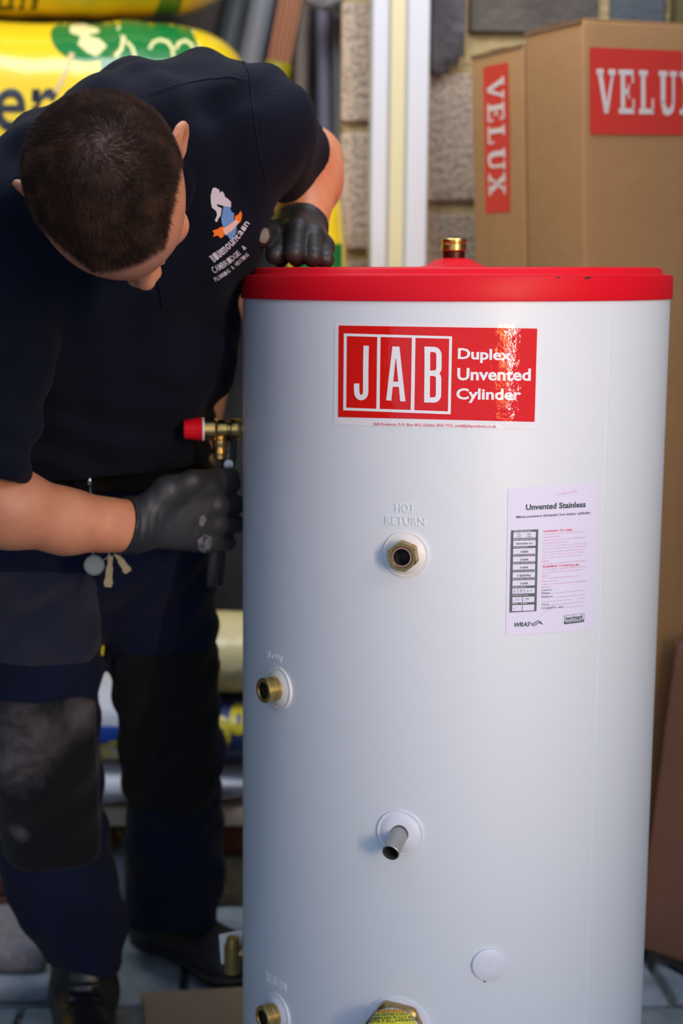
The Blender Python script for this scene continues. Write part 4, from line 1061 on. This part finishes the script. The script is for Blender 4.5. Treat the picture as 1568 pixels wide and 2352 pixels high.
body_in = [('+', CAP(C7, SL, .055, .050), .04), ('+', CAP(C7, SR, .055, .050), .04),
      ('+', CAP(at(200, 450, 2.0), at(430, 330, 2.03), .085), .05), ('+', CAP(at(150, 620, 2.02), at(380, 520, 2.04), .09), .05),
      ('+', CAP(at(130, 800, 2.11), at(310, 780, 2.14), .075), .05), ('+', CAP(at(100, 990, 2.20), at(240, 985, 2.25), .075), .05), ('+', CAP(at(110, 1180, 2.27), at(290, 1180, 2.30), .075), .05),
      ('+', CAP(HR, KR, .070, .05), .04), ('+', CAP(KR, AR, .048, .034), .02), ('+', CAP(HLg, KL, .070, .05), .04), ('+', CAP(KL, AL, .048, .034), .02)]
for an, to in ((AR, Vector((.12, -1, 0))), (AL, Vector((.68, -.73, 0)))):
    to = to.normalized(); body_in.append(('+', CAP(Vector((an.x, an.y, .06)), Vector((an.x, an.y, .05))+to*.15, .030, .022), .02)); body_in.append(('+', CAP(an, Vector((an.x, an.y, .06)), .034, .034), .02))
bo += body_in
bo += [('+', CAP(SR, ER, .052, .046), .03), ('+', CAP(ER, at(20, 1166, 1.905), .049, .0480), .02), ('+', CAP(at(20, 1166, 1.905), at(150, 1198, 1.94), .0480, .0385), .02), ('+', CAP(at(150, 1198, 1.94), WR, .0385, .0320), .02),
       ('+', CAP(SL, EL, .050, .047), .03), ('+', CAP(EL, EL.lerp(WL, .3), .048, .049), .02), ('+', CAP(EL.lerp(WL, .3), WL, .049, .0335), .02)]
bo += hand_ops(LH, WL, .030, g, EL.lerp(WL, .85), .033) + hand_ops(RH, WR, .0305, g, at(240, 1206, 1.965), .033)
V, Fq = sdf_mesh(bo, .0034); V = smooth_mesh(V, Fq, 2, .4)
body = np_obj('body', V, Fq, skin, man)
# hair mask (scalp colour) and strands
Hm = np.array([A3(HL), A3(HF), A3(HU)]); loc = (V-A3(HO)) @ Hm.T
def hair_mask(Lc):
    l, f, u = np.abs(Lc[:, 0]), Lc[:, 1], Lc[:, 2]
    fm = np.where(l < .040, .088-4.9*l*l, .0802-(l-.040)*1.75)
    a = (fm-f)/.006
    low = np.where(f > .012, .004+.2*(.05-f), np.where(f > -.045, .008, -.048))
    b_ = (u-low)/.008
    earc = np.sqrt((f+.014)**2+(u+.008)**2); c_ = (earc-np.where(l > .060, .036, 0))/.006
    m = np.clip(np.minimum(np.minimum(a, b_), c_), -1, 1)*.5+.5
    return m*(np.linalg.norm(Lc, axis=1) < .2)
hm = hair_mask(loc); att = body.data.attributes.new('hair_mask', 'FLOAT', 'POINT')
n_ = len(body.data.vertices); bco = np.zeros(n_*3); body.data.vertices.foreach_get('co', bco); att.data.foreach_set('value', hair_mask((bco.reshape(-1, 3)-A3(HO)) @ Hm.T).astype(np.float32))
ctr = V[Fq].mean(1); fl_ = (ctr-A3(HO)) @ Hm.T; fmk = hair_mask(fl_); near = fmk > .35
Fh = Fq[near]; e1 = V[Fh[:, 1]]-V[Fh[:, 0]]; e2 = V[Fh[:, 3]]-V[Fh[:, 0]]; nr = np.cross(e1, e2); ar = np.linalg.norm(nr, axis=1); nr /= ar[:, None]
NS = 90000
wd_ = np.linalg.norm(fl_[near]-np.array((.020, -.036, .118)), axis=1); wgt = ar*fmk[near]*(1-.62*np.exp(-(wd_/.034)**2)); wgt /= wgt.sum()
ix = rng.choice(len(Fh), NS, p=wgt); u_ = rng.random((NS, 1)); v_ = rng.random((NS, 1))
Pq = V[Fh[ix]]; root = (Pq[:, 0]*(1-u_)+Pq[:, 1]*u_)*(1-v_)+(Pq[:, 3]*(1-u_)+Pq[:, 2]*u_)*v_
nn = nr[ix]; rl = (root-A3(HO)) @ Hm.T
Wc = np.array((.020, -.036, .118)); rad = rl-Wc; dist = np.linalg.norm(rad, axis=1)
tw_ = rad @ Hm; tw_ -= nn*np.sum(tw_*nn, 1)[:, None]; tw_ /= np.maximum(np.linalg.norm(tw_, axis=1), 1e-6)[:, None]
ang = np.radians(60)*np.exp(-dist/.05)+rng.normal(0, .16, NS)
tw_ = tw_*np.cos(ang)[:, None]+np.cross(nn, tw_)*np.sin(ang)[:, None]
top = np.clip((rl[:, 2]-.03)/.06, 0, 1)
dirn = tw_*(.55+.25*top)[:, None]+nn*(.62-.22*top)[:, None]+rng.normal(0, .10, (NS, 3)); dirn /= np.linalg.norm(dirn, axis=1)[:, None]
ln_ = (.0042+.0066*top)*rng.uniform(.7, 1.2, NS)
side = np.cross(dirn, rng.normal(0, 1, (NS, 3))); side /= np.linalg.norm(side, axis=1)[:, None]
tip = root+dirn*ln_[:, None]-nn*(.0008*top)[:, None]; wd = .00026
HV = np.empty((NS*3, 3)); base_ = root-nn*.0008; HV[0::3] = base_-side*wd; HV[1::3] = base_+side*wd; HV[2::3] = tip
me = bpy.data.meshes.new('hair'); me.vertices.add(NS*3); me.vertices.foreach_set('co', HV.astype(np.float32).ravel())
me.loops.add(NS*3); me.loops.foreach_set('vertex_index', np.arange(NS*3, dtype=np.int32)); me.polygons.add(NS)
me.polygons.foreach_set('loop_start', np.arange(0, NS*3, 3, dtype=np.int32)); me.polygons.foreach_set('loop_total', np.full(NS, 3, np.int32)); me.update(calc_edges=True)
hr_m = mat('brown_hair', (.036, .018, .0105), .7, var=(38, (.110, .052, .028), .45, .72), spec=.12)
hair = finish('hair', me, hr_m, man, smooth=False); hair['kind'] = 'stuff'; hair['label'] = 'very short brown clipped hair with a whorl at the crown'
# ---- polo shirt
sdir = (EL-SL).normalized(); SLe = SL+sdir*.165
rdir = (ER-SR).normalized(); SRe = SR+rdir*((ER-SR).length*.965)
so = [('+', CAP(at(205, 442, 2.0), at(462, 348, 2.045), .118, .112), 0), ('+', CAP(at(330, 322, 2.06), at(475, 300, 2.07), .095, .086), .05),
      ('+', CAP(C7, SL, .078, .071), .05), ('+', CAP(C7, SR, .080, .088), .05),
      ('+', CAP(at(125, 620, 2.03), at(392, 520, 2.045), .120), .05),
      ('+', CAP(at(110, 790, 2.09), at(358, 772, 2.12), .116), .05),
      ('+', CAP(at(110, 900, 2.13), at(296, 885, 2.17), .113), .05),
      ('+', CAP(at(70, 1000, 2.16), at(262, 985, 2.21), .122), .05),
      ('+', CAP(at(75, 1050, 2.19), at(280, 1040, 2.23), .122), .04),
      ('+', CUT(CAP(SL, EL, .069, .066), SLe, sdir), .03),
      ('+', CUT(CAP(SR, ER, .090, .089), SRe, rdir), .03),
      ('-', CAP(SLe-sdir*.010, SLe+sdir*.2, .054, .056), .002), ('-', CAP(SRe-rdir*.014, SRe+rdir*.2, .072, .074), .002),
      ('-', CAP(at(285, 385, 1.93), at(270, 430, 1.72), .068, .075), .01)]
hemq = A3(at(200, 1088, 2.1)); hemn = A3(Vector((0, .10, -1)))
def shirt_extra(P, d):
    z = P[:, 2]; zz = np.clip((1.30-z)/.35, 0, 1); zb_ = np.clip((1.10-z)/.10, 0, 1)
    d = d+fold(P, (70, 20, 25), .0032, .3, .010)*(1-.5*zz)
    d = d+fold(P, (26, 10, 115), .0042, 1.2, .012)*zb_
    d = d+fold(P, (48, -30, -62), .0030, 2.1, .014)*(1-zb_)
    ar_ = np.clip(1-np.linalg.norm(P-A3(SL.lerp(SLe, .5)), axis=1)/.14, 0, 1)
    d = d+fold(P, (75, 45, 70), .0034, .8, .010)*ar_
    al_ = np.clip(1-np.linalg.norm(P-A3(SR.lerp(ER, .7)), axis=1)/.22, 0, 1)
    d = d+fold(P, (55, 35, -75), .0026, 2.8, .012)*al_
    cut = (P-hemq) @ hemn
    dax = lambda a, b: np.linalg.norm(np.cross(P-A3(a), A3((b-a).normalized())), axis=1)
    pl = (P-A3(SLe)) @ A3(sdir)
    d = np.where((dax(SL, EL) < .092) & (pl > -.02) & (pl < .12), np.maximum(d, pl), d)
    pr_ = (P-A3(SRe)) @ A3(rdir)
    inr = (dax(SR, ER) < .106) & (pr_ > -.30)
    return np.where(inr, np.where(pr_ > -.02, np.maximum(d, pr_), d), np.maximum(d, cut))
V, Fq = sdf_mesh(so, .0046, shirt_extra); V = smooth_mesh(V, Fq, 2, .4)
shirt = np_obj('polo_shirt', V, Fq, shirt_m, man)
co_ = [('+', TOR(at(287, 392, 1.905), (at(276, 420, 1.75)-at(287, 392, 1.905)), .072, .013, 1.7), 0)]
V, Fq = sdf_mesh(co_, .004, lambda P, d: d+fold(P, (40, 60, 30), .003, .5)); np_obj('collar', V, Fq, shirt_m, shirt)
sh = bvh_hit([shirt])
lay('placket', [poly2d([(352, 600), (384, 596), (404, 700), (372, 706)], 10)], sh, shirt_m, shirt, .0025)
lay('shoulder_seam', [stroke([(342, 214), (400, 196), (470, 182), (530, 176), (568, 184)], 3.0, 5)], sh, seam_m, shirt, .0016)
lay('armhole_seam', [stroke([(556, 136), (572, 168), (578, 220), (588, 300), (600, 370), (612, 420)], 3.0, 5)], sh, seam_m, shirt, .0016)
# chest emblem
def K5(x, y): return (460+x/9.406, 410+y/9.406)
wh = mat('white_stitching', (.62, .56, .60), .8); bl = mat('blue_stitching', (.13, .27, .55), .8); og = mat('orange_stitching', (.85, .17, .005), .8); pk = mat('pale_orange_stitching', (.78, .46, .38), .8)
em = lay('chest_emblem', [poly2d([K5(*q) for q in [(250, 200), (300, 185), (390, 240), (400, 310), (440, 265), (480, 300), (510, 390), (590, 450), (645, 500), (640, 620), (540, 610), (470, 590), (345, 545), (345, 590), (440, 640), (420, 800), (375, 860), (345, 935), (300, 905), (345, 790), (330, 700), (240, 620), (215, 500), (210, 350)]], 5)], sh, wh, shirt, .0016)
lay('blue_shape', [poly2d([K5(*q) for q in [(470, 600), (560, 600), (620, 640), (640, 720), (705, 740), (690, 870), (760, 1060), (740, 1180), (640, 1335), (560, 1240), (440, 970), (425, 860)]], 5)], sh, bl, em, .0022)
lay('orange_ribbon', [poly2d([K5(*q) for q in [(250, 1120), (350, 1080), (440, 1030), (520, 1060), (470, 1240), (410, 1285), (360, 1220), (260, 1245), (290, 1180)]], 5), poly2d([K5(*q) for q in [(720, 810), (800, 760), (845, 680), (878, 760), (862, 870), (825, 950), (700, 890)]], 5)], sh, og, em, .0027)
lay('ribbon_band', [poly2d([K5(*q) for q in [(450, 1090), (600, 980), (730, 880), (805, 940), (640, 1120), (500, 1225)]], 5)], sh, pk, em, .0032)
def arcq(s, pts, h0, h1, b=.01):
    """letters one by one along a rising line"""
    T = []; n = len(s)
    pts = [np.array(K5(*q)) for q in pts]
    for i, ch in enumerate(s):
        if ch == ' ': continue
        def pp(t): t *= len(pts)-1; k = min(int(t), len(pts)-2); return pts[k]+(pts[k+1]-pts[k])*(t-k)
        a = pp(i/n); c = pp((i+.85)/n); d_ = c-a; nrm = np.array((d_[1], -d_[0])); nrm /= np.linalg.norm(nrm); hh_ = (h0+(h1-h0)*i/n)/9.406
        T.append(text2d(ch, [a+nrm*hh_, c+nrm*hh_, c, a], b, 2))
    return T
lay('lettering', arcq('Bluemountain', [(290, 1800), (520, 1610), (800, 1330), (1060, 950)], 170, 100, .015), sh, wh, shirt, .002)
lay('lettering', arcq('CAMBRIDGE &', [(290, 2040), (520, 1900), (760, 1710), (990, 1480)], 150, 100, .01), sh, wh, shirt, .002)
lay('lettering', arcq('PLUMBING & HEATING', [(320, 2210), (560, 2060), (800, 1850), (1040, 1640)], 95, 80, .01), sh, wh, shirt, .002)
# ---- trousers
to_ = [('+', CAP(at(65, 1150, 2.23), at(305, 1150, 2.26), .120), 0), ('+', CAP(at(80, 1230, 2.24), at(330, 1230, 2.28), .110), .05),
       ('+', CAP(HR, KR, .104, .079), .02), ('+', CAP(HLg, KL, .098, .077), .02),
       ('+', CAP(KR, at(135, 2010, 2.34), .079, .088), .03), ('+', CAP(at(135, 2010, 2.34), at(192, 2150, 2.37), .088, .066), .02), ('+', CUT(CAP(at(192, 2130, 2.37), at(198, 2290, 2.385), .064, .062), at(198, 2268, 2.385), (0, 0, -1)), .02),
       ('+', CAP(KL, at(402, 1960, 2.56), .077, .082), .03), ('+', CUT(CAP(at(402, 1960, 2.56), at(398, 2205, 2.675), .082, .080), at(398, 2175, 2.66), (0, -.1, -1)), .02)]
def trou_extra(P, d):
    z = P[:, 2]; low = np.clip((.42-z)/.22, 0, 1); up = np.clip((z-.62)/.15, 0, 1)
    d = d+fold(P, (24, 18, 52), .0055, .4, .016, .8)*low
    d = d+fold(P, (60, 20, -70), .0038, 1.5, .012)*(1-low)
    d = d+fold(P, (-50, 10, 80), .0040, 2.4, .010)*up
    d = np.maximum(d, np.where(P[:, 1] < 2.50, .115, .080)-z+.012*np.sin(P[:, 0]*40))
    return np.maximum(d, (P-hemq-A3((0, 0, .05))) @ A3((0, -.05, 1)))
V, Fq = sdf_mesh(to_, .0052, trou_extra); V = smooth_mesh(V, Fq, 2, .4)
trousers = np_obj('work_trousers', V, Fq, trou_m, man)
def patch(name, px, m, front_of, th=.005, parent=trousers):
    """cloth patch following the trousers, outline given by its four corners"""
    Q = [A3(q) for q in px]; cx = sum(Q)/4; ux = (Q[1]+Q[2]-Q[0]-Q[3]); hw = np.linalg.norm(ux)/4; ux /= np.linalg.norm(ux); uz = np.array((0, 0, 1.)); uz -= ux*(uz @ ux); uz /= np.linalg.norm(uz)
    hh_ = abs((Q[0]+Q[1]-Q[2]-Q[3]) @ uz)/4
    def ex(P, d):
        d0 = trou_extra(P, d)-th; q = P-cx; a = np.abs(q @ ux)-hw+.02; b_ = np.abs(q @ uz)-hh_+.02
        rr = np.sqrt(np.maximum(a, 0)**2+np.maximum(b_, 0)**2)+np.minimum(np.maximum(a, b_), 0)-.02
        return np.maximum(np.maximum(d0, rr), P[:, 1]-front_of)
    V, Fq = sdf_mesh([(m_, p_, k_) for m_, p_, k_ in to_], .0052, ex); V = smooth_mesh(V, Fq, 1, .4)
    return np_obj(name, V, Fq, m, parent)
kp = patch('knee_pad', (at(-12, 1572, 2.3), at(236, 1568, 2.3), at(226, 1948, 2.34), at(30, 1950, 2.34)), pad_dust, 2.36); kp['label'] = 'black knee pad dusted with grey'
patch('knee_pad', (at(278, 1448, 2.4), at(502, 1458, 2.4), at(500, 1816, 2.5), at(282, 1816, 2.5)), pad_m, 2.56)
tp = patch('thigh_pocket', (at(-60, 1290, 2.2), at(228, 1290, 2.2), at(236, 1505, 2.28), at(-60, 1480, 2.28)), pocket_m, 2.26, .004); tp['label'] = 'dusty lighter navy thigh pocket'
bp_ = A3(at(120, 1098, 2.1))
V, Fq = sdf_mesh(to_[:4], .005, lambda P, d: np.maximum(d-.006, np.abs(P[:, 2]-bp_[2]-.002+.01)-.019)); np_obj('belt', V, Fq, belt_m, trousers)
# ---- gloves
def glove(Hd, wrist, wr_r, fore, fr, cuffq, cuffn, cuffr):
    ops = hand_ops(Hd, wrist, wr_r, .0008, fore, fr)
    q = A3(cuffq); n = A3(cuffn); n /= np.linalg.norm(n)
    def ex(P, d):
        a = (P-q) @ n
        d = d+np.sin(a*520+np.sin(P[:, 2]*90)*.8)*.0006*np.clip(1-(-a-.002)/.05, 0, 1)
        d = d-.0028*np.exp(-(a/.003)**2)
        return np.maximum(d, a)
    V, Fq = sdf_mesh(ops, .0024, ex); V = smooth_mesh(V, Fq, 1, .4)
    return np_obj('glove', V, Fq, glove_m, man)
gl = glove(LH, WL, .0325, EL.lerp(WL, .8), .037, EL.lerp(WL, 1.0), fdL, .03)
gr = glove(RH, WR, .0335, at(240, 1206, 1.965), .036, at(276, 1209, 1.983), fdR, .03)
glh = bvh_hit([gl]); lay('grime_spot', [poly2d([(604, 522), (615, 526), (618, 545), (610, 558), (598, 556), (594, 545), (598, 530)], 5)], glh, mat('grey_grime', (.20, .16, .13), .8), gl, .0006)
grh = bvh_hit([gr])
lay('grey_smear', [poly2d([(458, 1186), (470, 1182), (474, 1196), (464, 1210), (456, 1204)], 5), poly2d([(452, 1240), (470, 1226), (486, 1234), (482, 1262), (470, 1270), (456, 1262)], 5)], grh, mat('pale_sealant', (.13, .13, .14), .6, var=(160, (.035, .035, .038), .45, .62)), gr, .0008)
# ---- boots
def boot(an, toe, m):
    toe = toe.normalized(); b0_ = Vector((an.x, an.y, 0)); sd = Vector((-toe.y, toe.x, 0))
    ax = (sd, toe, Vector((0, 0, 1)))
    ops = [('+', CAP(Vector((an.x, an.y, .19)), Vector((an.x, an.y, .075)), .056, .053), 0), ('+', ELL(b0_-toe*.018+Vector((0, 0, .040)), ax, (.046, .056, .055)), .02),
           ('+', CAP(b0_+toe*.03+Vector((0, 0, .050)), b0_+toe*.14+Vector((0, 0, .036)), .052, .046), .03), ('+', ELL(b0_+toe*.175+Vector((0, 0, .030)), ax, (.055, .062, .048)), .02),
           ('+', TOR(Vector((an.x, an.y, .16)), (0, 0, 1), .043, .011), .008)]
    for k in range(5):
        c = b0_+toe*(.052+.018*k)+Vector((0, 0, .108-.009*k)); ops.append(('+', CAP(c-sd*.024, c+sd*.024, .0045), .002))
    V, Fq = sdf_mesh(ops, .0042, lambda P, d: np.maximum(d+fold(P, (40, 40, 70), .0012, .7), .016-P[:, 2])); V = smooth_mesh(V, Fq, 1, .4)
    o = np_obj('boot', V, Fq, m, man)
    V, Fq = sdf_mesh(ops[1:4], .0042, lambda P, d: np.maximum(np.maximum(d-.005, P[:, 2]-.022), .001-P[:, 2])); np_obj('sole', V, Fq, sole_m, o)
boot(AR, Vector((.10, -1, 0)), boot_m); boot(AL, Vector((.68, -.73, 0)), boot_m2)
# ---- tool held in the right glove
tool_b = mat('black_tool_grip', (.030, .030, .034), .5); tool_s = mat('dark_steel', (.16, .15, .155), .4, .8)
tl = thing('pump_pliers', 'dark pump pliers held in the gloved fist, gripping the brass valve', 'pliers', tuple(at(506, 1180, 2.085)))
P0 = at(525, 1064, 2.083)
V, Fc = merge(tube([at(486, 1345, 2.088), at(490, 1290, 2.086), at(500, 1200, 2.084), at(513, 1110, 2.083), at(519, 1085, 2.083)], [.0085, .0085, .0085, .0075, .006], 12), )
mesh('handle', V, Fc, tool_b, tl)
V, Fc = merge(tube([at(500, 1340, 2.106), at(503, 1290, 2.100), at(508, 1200, 2.094), at(519, 1110, 2.089), at(524, 1085, 2.087)], [.0075, .0085, .0085, .0075, .006], 12), )
mesh('handle', V, Fc, tool_b, tl)
V, Fc = merge(tube([at(519, 1090, 2.083), at(522, 1050, 2.083), at(523, 1010, 2.080)], [.0065, .0085, .0070], 10)); mesh('jaw', V, Fc, tool_s, tl)
V, Fc = merge(tube([at(524, 1090, 2.090), at(532, 1050, 2.092), at(533, 1000, 2.092), at(531, 975, 2.088)], [.006, .0075, .007, .0055], 10)); mesh('jaw', V, Fc, tool_s, tl)
V, Fc = lathe([(0, -.012), (.006, -.012), (.0065, -.010), (.0065, .008), (0, .008)], 20, axis_frame(P0, (0, 1, 0))); mesh('pivot_bolt', V, Fc, M['steel'], tl, angle=30)
# ---- keys and pen at the belt
kb = thing('key_bunch', 'keys with a round pale fob hanging at the belt below the forearm', 'keys', tuple(at(225, 1262, 2.05)))
kc = at(216, 1298, 2.052)
V, Fc = lathe([(0, -.003), (.012, -.003), (.0138, -.0015), (.0138, .0015), (.012, .003), (.0115, .0022), (0, .0022)], 32, axis_frame(kc, (0, -1, .05))); mesh('key_fob', V, Fc, mat('pale_green_fob', (.22, .26, .25), .35), kb, angle=30)
V, Fc = lathe([(0, -.004), (.0150, -.004), (.0155, -.002), (.0145, -.0002)], 32, axis_frame(kc, (0, -1, .05))); mesh('fob_rim', V, Fc, belt_m, kb, angle=30)
kx = mat('worn_brass_key', (.42, .32, .17), .45, .6)
for (a, b_, h_) in (((254, 1276), (248, 1348), 1), ((266, 1270), (295, 1314), 0)):
    a = at(*a, 2.056); b_ = at(*b_, 2.056); d_ = (b_-a).normalized(); s_ = Vector((0, 1, 0)).cross(d_).normalized()
    V = []; Fc = []
    out = [(0, .0035), (.35, .0030), (.36, .0045), (.72, .0045), (.86, .0062), (1, .0045)]
    L_ = (b_-a).length; n = len(out)
    for yy in (-.0012, .0012):
        for t_, w2 in out: V.append(a+d_*(L_*t_)-s_*w2+Vector((0, yy, 0)))
        for t_, w2 in out[::-1]: V.append(a+d_*(L_*t_)+s_*w2+Vector((0, yy, 0)))
    m2 = 2*n; Fc.append(tuple(range(m2))); Fc.append(tuple(range(m2, 2*m2))[::-1])
    for i in range(m2): Fc.append((i, (i+1) % m2, (i+1) % m2+m2, i+m2)[::-1])
    mesh('key', V, Fc, kx, kb, smooth=False)
rc = at(232, 1268, 2.054); V, Fc = tube([rc+Vector((.011*math.cos(a), 0, .011*math.sin(a))) for a in np.linspace(0, 2*PI, 25)], .0009, 6, False); mesh('split_ring', V, Fc, M['steel'], kb)
pn = thing('pen', 'silver-topped pen clipped in the trouser pocket above the forearm', 'pen', tuple(at(210, 1150, 2.072)))
V, Fc = tube([at(212, 1175, 2.080), at(206, 1112, 2.066)], .0035, 12); mesh('barrel', V, Fc, belt_m, pn)
V, Fc = tube([at(206, 1112, 2.066), at(205, 1097, 2.064)], [.0036, .0028], 12); mesh('cap_end', V, Fc, mat('chrome', (.8, .8, .82), .12, 1.0), pn)
V, Fc = tube([at(205, 1100, 2.0625), at(209, 1140, 2.067)], .0012, 8); mesh('clip', V, Fc, mat('chrome_clip', (.8, .8, .82), .12, 1.0), pn)
